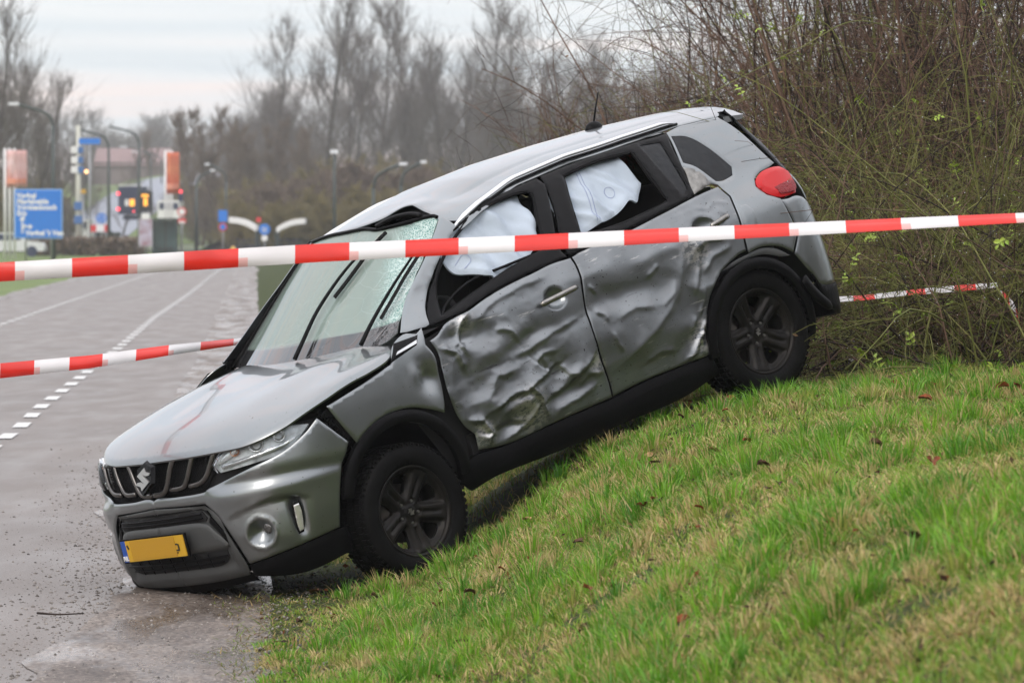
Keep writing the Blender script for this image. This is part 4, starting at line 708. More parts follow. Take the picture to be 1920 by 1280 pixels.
def shield_mat():
    m=bpy.data.materials.new('cracked_windscreen'); m.use_nodes=True; n=m.node_tree.nodes; l=m.node_tree.links; p=n['Principled BSDF']; o=n['Material Output']
    t=n.new('ShaderNodeTexCoord'); at_=n.new('ShaderNodeAttribute'); at_.attribute_name='Col'; sp=n.new('ShaderNodeSeparateColor'); l.new(at_.outputs['Color'],sp.inputs[0])
    def edge(scale,th,dis=.0):
        nzz=n.new('ShaderNodeTexNoise'); nzz.inputs['Scale'].default_value=4; l.new(t.outputs['Object'],nzz.inputs['Vector'])
        ad=n.new('ShaderNodeVectorMath'); ad.operation='MULTIPLY_ADD'; l.new(nzz.outputs['Color'],ad.inputs[0]); ad.inputs[1].default_value=(.12,.12,.12); l.new(t.outputs['Object'],ad.inputs[2])
        v=n.new('ShaderNodeTexVoronoi'); v.feature='DISTANCE_TO_EDGE'; v.inputs['Scale'].default_value=scale; l.new(ad.outputs[0],v.inputs['Vector'])
        r=n.new('ShaderNodeMapRange'); r.inputs[1].default_value=0; r.inputs[2].default_value=th; r.inputs[3].default_value=1; r.inputs[4].default_value=0; l.new(v.outputs['Distance'],r.inputs[0]); return r.outputs[0]
    def math_(op,a,b):
        k=n.new('ShaderNodeMath'); k.operation=op
        for i,q in enumerate((a,b)):
            if isinstance(q,(int,float)): k.inputs[i].default_value=q
            else: l.new(q,k.inputs[i])
        return k.outputs[0]
    big=edge(7,.02); fin=edge(85,.22)
    crush=sp.outputs[0]; frit=sp.outputs[1]
    zone=math_('MULTIPLY',crush,1.25)
    crk=math_('ADD',math_('MULTIPLY',fin,zone),math_('MULTIPLY',big,math_('ADD',math_('MULTIPLY',crush,.6),sp.outputs[2]))); 
    crk=math_('MINIMUM',crk,1.0)
    mx=n.new('ShaderNodeMix'); mx.data_type='RGBA'; l.new(crush,mx.inputs[0]); mx.inputs[6].default_value=(.40,.48,.44,1); mx.inputs[7].default_value=(.16,.36,.32,1)
    mx2=n.new('ShaderNodeMix'); mx2.data_type='RGBA'; l.new(crk,mx2.inputs[0]); l.new(mx.outputs[2],mx2.inputs[6]); mx2.inputs[7].default_value=(.50,.64,.60,1)
    mx3=n.new('ShaderNodeMix'); mx3.data_type='RGBA'; l.new(frit,mx3.inputs[0]); l.new(mx2.outputs[2],mx3.inputs[6]); mx3.inputs[7].default_value=(.03,.03,.032,1)
    l.new(mx3.outputs[2],p.inputs['Base Color']); p.inputs['Roughness'].default_value=.06; p.inputs['Coat Weight'].default_value=1; p.inputs['Coat Roughness'].default_value=.02
    b=n.new('ShaderNodeBump'); b.inputs['Strength'].default_value=.5; b.inputs['Distance'].default_value=.01; l.new(crk,b.inputs['Height']); l.new(b.outputs[0],p.inputs['Normal'])
    tr=n.new('ShaderNodeBsdfTransparent'); tr.inputs[0].default_value=(.72,.84,.78,1)
    mix=n.new('ShaderNodeMixShader'); fac=math_('MINIMUM',math_('ADD',math_('ADD',.50,math_('MULTIPLY',crk,.5)),math_('ADD',math_('MULTIPLY',frit,.5),math_('MULTIPLY',crush,.25))),1.0)
    l.new(fac,mix.inputs[0]); l.new(tr.outputs[0],mix.inputs[1]); l.new(p.outputs[0],mix.inputs[2]); l.new(mix.outputs[0],o.inputs[0]); return m
M_shield=shield_mat()
# ---- panel builder -------------------------------------------------
def pip(P,poly):
    x,y=P[:,0],P[:,1]; ins=np.zeros(len(P),bool); n=len(poly)
    for i in range(n):
        x1,y1=poly[i]; x2,y2=poly[(i+1)%n]
        c=((y1>y)!=(y2>y))&(x<(x2-x1)*(y-y1)/((y2-y1) if y2!=y1 else 1e-12)+x1); ins^=c
    return ins
def segd(P,A,closed=True):
    A=np.array(A,float); B=np.roll(A,-1,0) if closed else A[1:]; A=A if closed else A[:-1]; d=np.full(len(P),1e9)
    for a,b in zip(A,B):
        ab=b-a; t=np.clip(((P-a)@ab)/(ab@ab+1e-12),0,1); d=np.minimum(d,np.hypot(*(P-(a+t[:,None]*ab)).T))
    return d
def area(p): p=np.array(p); q=np.roll(p,-1,0); return .5*(p[:,0]*q[:,1]-q[:,0]*p[:,1]).sum()
def smooth_loop(P,res,corner=38,sharp=False):
    P=np.array(P,float); n=len(P); e=np.roll(P,-1,0)-P; an=np.arctan2(e[:,1],e[:,0]); tu=np.abs((an-np.roll(an,1)+math.pi)%(2*math.pi)-math.pi)
    cor=tu>math.radians(corner)
    o=[]
    for i in range(n):
        a,b,c,d=P[i-1],P[i],P[(i+1)%n],P[(i+2)%n]
        if cor[i] or sharp: a=2*b-c
        if cor[(i+1)%n] or sharp: d=2*c-b
        m=max(1,int(np.hypot(*(c-b))/res)); t=np.linspace(0,1,m,endpoint=False)[:,None]
        o.append(.5*((2*b)+(-a+c)*t+(2*a-5*b+4*c-d)*t*t+(-a+3*b-3*c+d)*t**3))
    return np.vstack(o)
def shrink_loop(P,d):
    if area(P)<0: P=P[::-1]
    a=P-np.roll(P,1,0); b=np.roll(P,-1,0)-P; a/=np.linalg.norm(a,axis=1)[:,None]+1e-9; b/=np.linalg.norm(b,axis=1)[:,None]+1e-9
    n=np.c_[-(a+b)[:,1],(a+b)[:,0]]; n/=np.linalg.norm(n,axis=1)[:,None]+1e-9; return P+n*d
def panel(name,surf,outline,m,parent=None,holes=(),res=.022,thick=.004,shrink=.0025,roll=.004,rollw=.008,off=0,disp=None,mirror=False,corner=38,sharp=False,colfn=None,smooth=True,ref=(-1.2,0,.55)):
    lo=shrink_loop(smooth_loop(outline,res,corner,sharp),shrink); hs=[shrink_loop(smooth_loop(h,res,corner,sharp),-shrink) for h in holes]
    mn,mx=lo.min(0),lo.max(0); gx,gy=np.meshgrid(np.arange(mn[0],mx[0],res),np.arange(mn[1],mx[1],res*.87)); gx=gx+(np.arange(gx.shape[0])%2)[:,None]*res/2
    G=np.c_[gx.ravel(),gy.ravel()]; keep=pip(G,lo)&(segd(G,lo)>res*.5)
    if roll: # extra ring for a crisp rolled edge
        ring=shrink_loop(lo,rollw); ring=ring[pip(ring,lo)&(segd(ring,lo)>rollw*.7)]
    else: ring=np.zeros((0,2))
    for h in hs: keep&=~pip(G,h); keep[keep]&=segd(G[keep],h)>res*.45
    if roll: keep[keep]&=segd(G[keep],lo)>rollw+res*.35
    G=G[keep]; loops=[lo]+hs; V=[];E=[]
    for q in loops:
        b=len(V); V+=[tuple(x) for x in q]; E+=[(b+i,b+(i+1)%len(q)) for i in range(len(q))]
    V+=[tuple(x) for x in ring]+[tuple(x) for x in G]
    r=delaunay_2d_cdt([Vector(x) for x in V],E,[],0,1e-5,False); P=np.array([(a[0],a[1]) for a in r[0]]); T=np.array([t for t in r[2] if len(t)==3])
    c=P[T].mean(1); k=pip(c,lo)
    for h in hs: k&=~pip(c,h)
    T=T[k]
    used=np.unique(T); mp_=-np.ones(len(P),int); mp_[used]=np.arange(len(used)); P=P[used]; T=mp_[T]
    def S3(a,b): return surf(a,b)
    e=2e-3; X=S3(P[:,0],P[:,1]); nn=np.cross(S3(P[:,0]+e,P[:,1])-S3(P[:,0]-e,P[:,1]),S3(P[:,0],P[:,1]+e)-S3(P[:,0],P[:,1]-e)); nn/=np.linalg.norm(nn,axis=1)[:,None]+1e-12
    sg=np.sign(((X-np.array(ref))*nn).sum()); nn*=sg
    D=np.full(len(P),float(off))
    if disp is not None: D=D+disp(P[:,0],P[:,1])
    if roll:
        bd=segd(P,lo)
        for h in hs: bd=np.minimum(bd,segd(P,h))
        D=D-roll*np.clip(1-bd/rollw,0,1)**2
    X0=X+nn*D[:,None]
    if mirror: X0=X0*np.array([1,-1,1]); nn=nn*np.array([1,-1,1])
    f0=T[:1]; a,b,c3=X0[T[:,0]],X0[T[:,1]],X0[T[:,2]]; fn=np.cross(b-a,c3-a)
    if ((fn*nn[T[:,0]]).sum())<0: T=T[:,::-1]
    Xb=X0-nn*thick
    ed={}
    for t in T:
        for i in range(3):
            u,v=t[i],t[(i+1)%3]
            if (v,u) in ed: del ed[(v,u)]
            else: ed[(u,v)]=1
    nP=len(X0); VV=[X0,Xb]; FF=[tuple(t) for t in T]+[tuple((t+nP)[::-1]) for t in T]; k=2*nP; rim=[]
    for (u,v) in ed: rim+= [X0[u],X0[v],Xb[v],Xb[u]]; FF.append((k+1,k,k+3,k+2)); k+=4
    VV=np.vstack(VV+([np.array(rim)] if rim else []))
    me=bpy.data.meshes.new(name); me.from_pydata(VV.tolist(),[],[tuple(map(int,q)) for q in FF]); me.materials.append(m)
    if smooth: me.polygons.foreach_set('use_smooth',[1]*(2*len(T))+[0]*(len(FF)-2*len(T)))
    if colfn is not None:
        cc=colfn(P[:,0],P[:,1]); cc=np.vstack([cc,cc,np.zeros((len(VV)-2*nP,3))]); a_=me.color_attributes.new('Col','FLOAT_COLOR','POINT'); a_.data.foreach_set('color',np.c_[cc,np.ones(len(cc))].astype(np.float32).ravel())
    me.update(); return link(name,me,parent if parent is not None else car)
def n2(s,z,f,seed): return vnoise(np.asarray(s)*f+50,np.asarray(z)*f+50,seed)-.5
# ---- dents of the left side, in (s,z) metres: polyline creases and bowls
BOWLS=[ # s,z,rs,rz,amp,angle
(2.02,.74,.13,.24,-.055,0),(2.22,.80,.16,.05,.018,.2),(2.10,.93,.13,.06,-.04,-.2),(2.45,.80,.22,.05,-.022,.1),(2.42,.72,.10,.07,-.025,0),
(2.55,.58,.10,.08,-.03,.3),(2.30,.50,.12,.07,.02,0),(2.20,.42,.12,.06,-.035,0),(2.62,.48,.16,.05,-.022,.15),(2.75,.62,.09,.10,.016,0),(2.08,.55,.08,.12,.02,0),
(2.72,.80,.20,.045,-.012,0),(3.05,.84,.20,.075,-.028,.05),(3.35,.80,.26,.08,-.026,-.1),(3.30,.56,.30,.07,.016,0),(3.0,.64,.10,.05,.012,0),(3.55,.60,.10,.14,-.020,.4),(3.70,.86,.12,.06,-.018,.5),
(3.85,.93,.10,.05,.012,0),(3.62,.46,.10,.05,-.016,0),(3.9,1.08,.08,.03,-.010,0),(4.0,1.05,.06,.05,.008,0),(3.45,.95,.2,.03,.008,0),(2.95,.99,.2,.03,.006,0)]
CREASE=[ # pts,amp,width above,width below
([(2.10,.52),(2.22,.565),(2.33,.56),(2.53,.61),(2.52,.63)],.030,.07,.014),
([(2.46,.47),(2.62,.515),(2.74,.56),(2.82,.60)],.022,.055,.012),
([(2.36,.57),(2.42,.50),(2.44,.40)],.022,.03,.012),
([(2.16,1.02),(2.10,.98),(2.06,.90),(2.08,.84)],.022,.03,.014),
([(1.93,.90),(2.02,.86),(2.04,.76)],.018,.03,.014),
([(2.32,.735),(2.42,.74),(2.58,.77),(2.80,.80)],.014,.07,.022),
([(1.95,.52),(2.03,.50),(2.06,.42),(2.04,.38)],.022,.025,.012),
([(2.10,.45),(2.20,.455),(2.28,.42)],.016,.03,.012),
([(2.14,.36),(2.30,.40),(2.40,.46)],.014,.04,.012),
([(2.5,.40),(2.66,.42),(2.80,.45)],.010,.04,.016),
([(2.98,.66),(3.0,.60),(3.01,.56)],.010,.014,.008),
([(2.93,.80),(2.97,.77),(2.98,.73)],.010,.02,.010),
([(2.94,.93),(2.97,.89)],.008,.014,.010),
([(3.00,.50),(3.25,.60),(3.42,.68),(3.52,.78),(3.62,.93)],.014,.09,.05),
([(3.32,.865),(3.38,.875),(3.42,.90)],.008,.02,.010),
([(3.36,.70),(3.46,.74),(3.50,.80)],.006,.02,.014),
([(3.46,.40),(3.52,.45),(3.60,.50)],.016,.02,.010),
([(3.40,.39),(3.50,.41),(3.55,.46)],.014,.02,.010),
([(3.56,.42),(3.58,.50),(3.62,.54)],.014,.022,.010),
([(3.60,.70),(3.68,.80),(3.72,.90)],.009,.03,.014),
([(3.70,.78),(3.80,.84),(3.92,.86)],.008,.03,.014),
([(3.68,.90),(3.78,.93),(3.90,.90)],.007,.02,.012),
([(3.82,1.10),(3.90,1.07),(3.96,1.09),(4.04,1.06)],.009,.016,.010),
([(3.94,1.05),(4.00,1.0)],.007,.02,.012),
([(1.74,.82),(1.82,.84),(1.865,.80)],.014,.03,.012),
]
CREASE+=[([(2.28,.90),(2.36,.86),(2.40,.80)],.010,.03,.012),([(2.46,.66),(2.52,.70),(2.60,.69)],.010,.03,.012),([(2.60,.62),(2.64,.55),(2.70,.53)],.012,.03,.012),
([(2.70,.48),(2.76,.52),(2.84,.50)],.012,.025,.010),([(2.14,.62),(2.20,.68),(2.30,.67)],.010,.04,.014),([(3.06,.72),(3.18,.74),(3.30,.71)],.008,.05,.018),([(3.14,.46),(3.26,.48),(3.36,.46)],.008,.04,.012),
([(3.72,.66),(3.78,.72),(3.88,.76)],.009,.02,.010),([(3.58,.58),(3.64,.64),(3.66,.70)],.010,.02,.010),([(3.50,.52),(3.56,.58)],.009,.02,.010),([(2.20,.98),(2.34,1.03),(2.50,1.045),(2.70,1.05)],.012,.03,.02)]
def dents(s,z):
    s=np.asarray(s,float); z=np.asarray(z,float); s2=s+.03*n2(s,z,9,1); z2=z+.03*n2(s,z,9,2); D=np.zeros_like(s)
    for (a,b,ra,rb,am,an) in BOWLS:
        u=(s2-a)*math.cos(an)+(z2-b)*math.sin(an); v=-(s2-a)*math.sin(an)+(z2-b)*math.cos(an); D+=.8*am*np.exp(-(u/ra)**2-(v/rb)**2)
    P=np.c_[s+.012*n2(s,z,18,5),z+.012*n2(s,z,18,6)]
    for (pl,am,wu,wd) in CREASE:
        best=np.full(len(s),1e9); val=np.zeros(len(s)); pl=np.array(pl); Lt=np.r_[0,np.cumsum(np.hypot(*np.diff(pl,axis=0).T))]
        for i in range(len(pl)-1):
            a,b=pl[i],pl[i+1]; ab=b-a; t=np.clip(((P-a)@ab)/(ab@ab),0,1); q=P-(a+t[:,None]*ab); d=np.hypot(q[:,0],q[:,1]); side=(ab[0]*q[:,1]-ab[1]*q[:,0])*(1 if ab[0]>=0 else -1)
            pos=(Lt[i]+t*np.hypot(*ab))/Lt[-1]; fade=np.clip(np.sin(np.pi*np.clip(.06+.88*pos,0,1))*1.6,0,1)
            w=np.where(side>0,wu*.85,wd*.7); vv=1.15*am*fade*np.exp(-(d/w)**1.1); m=d<best; best=np.where(m,d,best); val=np.where(m,vv,val)
        D+=val
    rs_=np.random.RandomState(21); cg=np.array([(a+rs_.uniform(-.09,.09),b+rs_.uniform(-.07,.07)) for a in np.arange(1.85,4.2,.20) for b in np.arange(.30,1.2,.155)])
    Q=np.c_[s+.05*n2(s,z,5,13),z+.04*n2(s,z,5,14)]; f1=np.full(len(s),9.)
    for c_ in cg: f1=np.minimum(f1,((Q[:,0]-c_[0])*.8-(Q[:,1]-c_[1])*.25)**2+((Q[:,1]-c_[1])*1.15)**2)
    fmask=1.0*np.exp(-((s-2.16)/.26)**2-((z-.58)/.30)**2)+.6*np.exp(-((s-2.65)/.25)**2-((z-.50)/.14)**2)+.8*np.exp(-((s-3.68)/.15)**2-((z-.62)/.36)**2)+.12
    D+=(np.minimum(f1,.018)/.010-.5)*.0095*fmask*np.clip((z-.30)/.06,0,1)
    rough=np.exp(-((s-2.25)/.42)**2)*.9+np.exp(-((s-3.68)/.22)**2)*.55+.12
    r1=1-2*np.abs(n2(s,z,11,7)*2); r2=1-2*np.abs(n2(s+z*.4,z,22,8)*2)
    D+=rough*(.0018*r1+.0010*r2)+.007*n2(s,z,4,3)*(z<1.1)
    return D
def fdents(s,z): # front wing
    return -.035*np.exp(-((s-1.80)/.07)**2-((z-.80)/.07)**2)+.008*n2(s,z,7,4)*np.clip((s-1.35)/.4,0,1)+.012*np.exp(-((s-1.72)/.03)**2-((z-.83)/.05)**2)-.012*np.exp(-((s-1.84)/.03)**2-((z-.69)/.08)**2)+dents(s,z)*.25*np.clip((s-1.6)/.2,0,1)
B=body
def B2(s_,z_): # far side leans in more above the waist
    P=np.array(body(s_,z_)); P[...,1]-=.095*smooth(.88,1.06,np.asarray(z_,float))*smooth(3.6,2.3,np.asarray(s_,float)); return P
# ---- inner structure
def shell():
    mb=MB()
    mb.box((-1.3,0,.30),(3.4,1.36,.14)); mb.box((.24,0,.52),(.62,.96,.46)); mb.box((-2.75,0,.62),(.55,1.1,.45))
    # tunnel, sill inner boxes
    for y in(-.76,.76): mb.box((-1.25,y,.36),(1.55,.12,.18))
    mb.box((-.42,0,.66),(.06,1.45,.62)); mb.box((-2.2,0,.70),(.06,1.36,.6))
    return mb.build('floor_pan',M_dark,car)
shell()
for sgn in(1,-1):
    for cx,cz,r in((0,.30,.385),(-2.5,.335,.40)):
        v=[];f=[];A=np.linspace(-.25,math.pi+.25,22)
        for k,a in enumerate(A):
            for y in(.50,.80): v.append((cx+r*math.cos(a),sgn*y,cz+r*math.sin(a)))
            if k: f.append((2*k-2,2*k-1,2*k+1,2*k))
        c=len(v); v.append((cx,sgn*.5,cz)); f+=[(2*k,2*k+2,c) for k in range(len(A)-1)]
        obj('wheel_arch_liner',v,f,M_black,car,True)
core=panel('bumper_core',B,[(0,.16),(1.05,.24),(1.12,.5),(1.3,.70),(1.5,.85),(1.1,.82),(.8,.84),(.5,.81),(0,.83)],M_dark,off=-.055,res=.06,roll=0,sharp=True)
panel('bumper_core',B,[(0,.16),(1.05,.24),(1.12,.5),(1.05,.80),(.8,.84),(.5,.81),(0,.83)],M_dark,off=-.055,res=.06,roll=0,sharp=True,mirror=True)
# inner door skins (dark, seen through the gaps)
for mir in(0,1):
    panel('inner_panel',B2 if mir else B,[(1.60,.75),(1.87,.25),(3.62,.28),(3.72,.62),(3.9,.72),(4.1,1.1),(2.0,1.02),(1.75,.98)],M_dark,off=-.07,res=.07,roll=0,sharp=True,mirror=bool(mir))
panel('inner_panel',B,[(1.25,.68),(1.5,.74),(1.85,.68),(1.9,.98),(1.45,.87),(1.15,.83)],M_dark,off=-.05,res=.05,roll=0,sharp=True)
# ---- lower side panels
SEAM=[(2.893,.442),(2.872,.543),(2.867,.699),(2.886,.87),(2.925,1.03)]
FD=T['front_door']; RD=T['rear_door']
def ell(rec): 
    rc=np.array(rec); c=rc.mean(0); r=(rc.max(0)-rc.min(0))/2; return [(c[0]+r[0]*math.cos(a),c[1]+r[1]*math.sin(a)) for a in np.linspace(0,2*math.pi,20,endpoint=False)]
RCF=ell(T['recess_f']); RCR=ell(T['recess_r'])
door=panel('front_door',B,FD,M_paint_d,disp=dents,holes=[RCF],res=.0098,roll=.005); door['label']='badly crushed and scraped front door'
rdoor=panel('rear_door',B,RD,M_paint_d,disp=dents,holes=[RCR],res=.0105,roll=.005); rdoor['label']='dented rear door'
panel('front_door',B2,FD,M_paint,mirror=True,res=.03); panel('rear_door',B2,RD,M_paint,mirror=True,res=.03)
FN=T['fender']
wing=panel('fender',B,FN,M_paint,disp=fdents,res=.014,roll=.005)
panel('fender',B2,FN,M_paint,mirror=True,res=.03)
for mir in(False,True):
    bd=panel('fender_badge',B2 if mir else B,T['fender_badge'],M_gloss,off=.006,thick=.008,roll=.002,rollw=.004,mirror=mir,res=.02,sharp=True)
    panel('badge_strip',B2 if mir else B,T['badge_chrome'],M_rail,parent=bd,off=.011,thick=.004,roll=0,mirror=mir,res=.02,shrink=.001,sharp=True)
# ---- upper side
def cantop(s):
    lo,hi=1.2,1.62
    for _ in range(30):
        m=(lo+hi)/2; p=B(s,m)
        if p[2]<roof(p[0],p[1])[2]: lo=m
        else: hi=m
    return lo
ct=[(float(s),cantop(s)) for s in np.arange(2.34,4.46,.08)]
roofedge=[tuple(B(s,z)[:2]) for s,z in ct]
CL=[(1.93,1.035),(1.972,1.105),(2.098,1.225),(2.222,1.318),(2.372,1.406),(2.578,1.485),(2.861,1.512),(3.12,1.52),(3.352,1.525),(3.69,1.516),(3.99,1.498)]
pil=[(1.905,1.03),(1.868,1.036),(1.786,1.04),(1.749,1.05),(1.882,1.164),(1.996,1.246),(2.135,1.338),(2.235,1.412),(2.30,1.458),(2.345,1.49),(2.37,1.50)]
cant=CL[::-1]+pil+[q for q in ct if 2.4<q[0]<4.0]
def cdent(s,z): return (.010*n2(s,z,12,9)+.006*n2(s,z,26,12))*np.clip((2.75-s)/.35,0,1)-.012*np.exp(-((s-2.75)/.05)**2)
panel('roof_side',B,cant,M_paint,disp=cdent,res=.016,corner=50); panel('roof_side',B2,cant,M_paint,mirror=True,res=.04,corner=50)
QP=[q for q in T['quarter']]
# quarter panel: from roof to bumper round the rear corner
QO=[(3.99,1.498)]+[q for q in ct if q[0]>=4.03]+[(4.50,1.38),(4.56,1.24),(4.60,1.16),(4.517,1.150),(4.417,1.144),(4.345,1.124),(4.312,1.088),(4.333,1.034),(4.403,.991),(4.409,.922),(4.416,.842),(4.409,.779),(4.34,.70),(4.26,.755),(4.164,.785),(4.095,.792),(4.033,.785),(4.030,.80),(4.067,.992),(4.104,1.09),(4.078,1.162),(3.95,1.22),(3.92,1.31)]
QG=[(4.001,1.470),(4.095,1.440),(4.169,1.363),(4.247,1.221),(4.218,1.182),(4.13,1.175),(4.085,1.185),(4.015,1.287),(3.95,1.33)]
for mir in(False,True):
    q=panel('quarter_panel',B,QO,M_paint,holes=[QG],mirror=mir,res=.016 if not mir else .04,corner=30)
    panel('quarter_glass',B,QG,M_tint,parent=q,off=-.004,mirror=mir,shrink=.001,roll=0)
    panel('fuel_flap' if not mir else 'side_blank',B,T['fuel_flap'],M_paint,parent=q,off=.0015,thick=.003,mirror=mir,shrink=.001)
    # pressed metal laid bare behind the rear door
if 1:
    ip=panel('pillar_metal',B,T['inner_piece'],M_bare,off=.004,res=.015,disp=lambda s,z:.012*n2(s,z,30,5))
# ---- window frames and glass
FF_=[(1.930,1.030),(1.974,1.101),(2.104,1.219),(2.227,1.313),(2.376,1.40),(2.581,1.479),(2.861,1.506),(3.033,1.513),(3.05,1.47),(2.90,1.19),(2.905,1.10),(2.648,1.095),(2.511,1.085),(2.336,1.066),(2.178,1.038),(2.036,1.030)]
RF_=[(3.06,1.515),(3.12,1.517),(3.352,1.521),(3.69,1.512),(3.987,1.494),(3.948,1.411),(3.926,1.314),(3.886,1.164),(3.873,1.155),(3.349,1.118),(3.086,1.108),(2.925,1.102),(2.920,1.19),(3.0,1.35)]
ff=panel('window_frame',B,FF_,M_gloss,parent=door,holes=[T['front_open']],res=.014,thick=.014,off=.002)
rf=panel('window_frame',B,RF_,M_gloss,parent=rdoor,holes=[T['rear_open'],T['rear_open2']],res=.014,thick=.014,off=.002)
panel('door_quarter_glass',B,T['rear_open2'],M_tint,parent=rdoor,off=-.006,shrink=-.002,roll=0)
for nm,FX,op in(('front',FF_,[T['front_open']]),('rear',RF_,[T['rear_open'],T['rear_open2']])):
    fr=panel('window_frame',B2,FX,M_gloss,holes=op,res=.03,thick=.012,mirror=True)
    for o_ in op: panel('side_glass',B2,o_,M_tint,parent=fr,off=-.006,shrink=-.002,roll=0,mirror=True,res=.06)
# inner window seals: rubber beads round the openings
def onbody(pts,off=0,n=4):
    P=crom(pts,n); X=B(P[:,0],P[:,1]); e=2e-3; nn=np.cross(B(P[:,0]+e,P[:,1])-X,B(P[:,0],P[:,1]+e)-X); nn/=np.linalg.norm(nn,axis=1)[:,None]; nn*=np.sign((nn*(X-np.array([-1.2,0,.55]))).sum(1))[:,None]; return X+nn*off
fo=T['front_open']; ro=T['rear_open']
mb=MB(); mb.tube(onbody(fo+fo[:1],-.012),.009); mb.tube(onbody([(2.04,1.05),(2.10,1.10),(2.3,1.165),(2.55,1.175),(2.8,1.178)],-.03),.008); mb.build('window_seal',M_black,door,True)
mb=MB(); mb.tube(onbody(ro+ro[:1],-.012),.009); mb.tube(onbody([(3.70,1.47),(3.705,1.33),(3.715,1.19)],-.02),.010); mb.build('window_seal',M_black,rdoor,True)
mb=MB(); mb.tube(onbody([(3.725,1.48),(3.74,1.33),(3.76,1.18)],-.03),.012); mb.build('window_channel',M_rail,rdoor,True)
# B pillar dark skin behind frames, inside door sides
panel('pillar_cover',B,[(2.96,1.50),(3.20,1.50),(3.08,1.15),(2.86,1.15)],M_black,off=-.035,res=.03,roll=0,holes=[])
# ---- handles
def handle(tr,rec,parent,d,mir=False):
    P=np.array(tr); s0,s1=P[:,0].min(),P[:,0].max(); zc=P[:,1].mean()
    rc=np.array(rec); c=rc.mean(0); r=(rc.max(0)-rc.min(0))/2
    el=[(c[0]+r[0]*math.cos(a),c[1]+r[1]*math.sin(a)) for a in np.linspace(0,2*math.pi,20,endpoint=False)]
    dd=float(d(np.array([c[0]]),np.array([c[1]]))[0])
    panel('handle_recess',B,el,M_paint,parent=parent,thick=.003,roll=0,res=.008,shrink=-.002,mirror=mir,disp=lambda s,z:d(s,z)-.004-.034*np.clip(1-((s-c[0])/r[0])**2-((z-c[1])/r[1])**2,0,1)**.6)
    xs=np.linspace(s0,s1,14); pts=np.c_[xs,np.interp(xs,[s0,s1],[zc-.010,zc+.008])]
    t=np.linspace(0,1,14); off=dd+.012+.022*np.sin(np.pi*np.clip(t,0.02,.98))**.5
    X=[onbody([q,q+[1e-3,0]],o,1)[0] for q,o in zip(pts,off)]
    X=np.array(X)*([1,-1,1] if mir else [1,1,1])
    v,f=tubevf(X,np.array([.010]+[.0155]*12+[.011]),8,sx=1.0,sy=.55); h=obj('handle',v,f,M_chrome if not mir else M_paint,parent,True)
    return h
handle(T['handle_f'],T['recess_f'],door,dents); handle(T['handle_r'],T['recess_r'],rdoor,dents)
# ---- sill
SI=[(1.86,.31),(1.95,.345),(2.186,.333),(2.52,.344),(2.885,.347),(3.121,.364),(3.381,.362),(3.612,.357),(3.66,.25),(3.40,.200),(3.0,.195),(2.5,.19),(2.1,.20),(1.90,.175),(1.85,.22)]
for mir in(False,True): panel('sill',B,SI,M_black,mirror=mir,off=.006,thick=.02,roll=.02,rollw=.04,res=.03,disp=None if mir else (lambda s,z:.01*n2(s,z,6,2)))
# ---- wheel arch mouldings
def arch(name,cen,a0,a1,r0,r1,ez=1.,mir=False,warp=None,off=.012):
    A=np.linspace(a0,a1,26); o=[];i=[]
    for a in A:
        w=warp(a) if warp else 0
        o.append((cen[0]+(r1+w)*math.cos(a),cen[1]+(r1+w)*math.sin(a)*ez)); i.append((cen[0]+(r0+w)*math.cos(a),cen[1]+(r0+w)*math.sin(a)*ez))
    panel(name,B,o+i[::-1],M_black,off=off,thick=.03,roll=.010,rollw=.02,res=.024,mirror=mir,sharp=True,shrink=.001)
s0=1.484
for mir in(False,True):
    arch('front_arch_moulding',(s0+.015,.30),-.05,math.pi*.93,.335,.398,1.02,mir)
    arch('rear_arch_moulding',(3.985,.36),-.35 if not mir else 0,math.pi+.05,.340,.400,1.0,mir,off=.02)
# exposed flange above rear arch
panel('arch_flange',B,[(3.80,.745),(3.92,.775),(4.03,.783),(4.095,.789),(4.164,.783),(4.25,.75),(4.33,.69),(4.26,.70),(4.15,.745),(4.03,.76),(3.90,.75)],M_gplas,off=-.012,res=.02)
v,f=tubevf(onbody([(4.33,.56),(4.39,.46),(4.47,.38),(4.50,.36)],.03),[.03,.035,.03,.012],8,sx=1,sy=.5); obj('torn_moulding_end',v,f,M_black,car,True)
# ---- wheels
def lathe(prof,n=64,axis_y=True,closed=False):
    v=[];f=[]
    for k in range(n):
        a=2*math.pi*k/n
        for (r,y) in prof: v.append((r*math.cos(a),y,r*math.sin(a)))
    m=len(prof)
    for k in range(n):
        q=(k+1)%n
        for j in range(m-1): f.append((k*m+j,q*m+j,q*m+j+1,k*m+j+1))
    return v,f
def s_logo(w,h,t):
    "outline of the badge: two hooked strokes forming the angular S"
    px_=[(447,237),(462,272),(507,288),(499,304),(468,307),(440,293),(430,284),(503,360),(440,428),(428,393),(385,374),(392,356),(424,353),(452,367),(462,374),(388,299)]
    A=[((x-445)/60,(332-y)/96) for x,y in px_]
    mb=MB()
    for Q in(A,):
        Q=[(x*w/2,y*h/2) for x,y in Q]; r=delaunay_2d_cdt([Vector(q) for q in Q],[(i,(i+1)%len(Q)) for i in range(len(Q))],[],0,1e-6,False)
        P=np.array([(a[0],a[1]) for a in r[0]]); T_=np.array(r[2]); T_=T_[pip(P[T_].mean(1),Q)]
        n=len(P); v=[(x,0,z) for x,z in P]+[(x,t,z) for x,z in P]; f=[tuple(q) for q in T_]+[tuple(q[::-1]+n) for q in T_]+[(i,(i+1)%n,(i+1)%n+n,i+n) for i in range(n)]
        mb.add(v,f)
    return mb
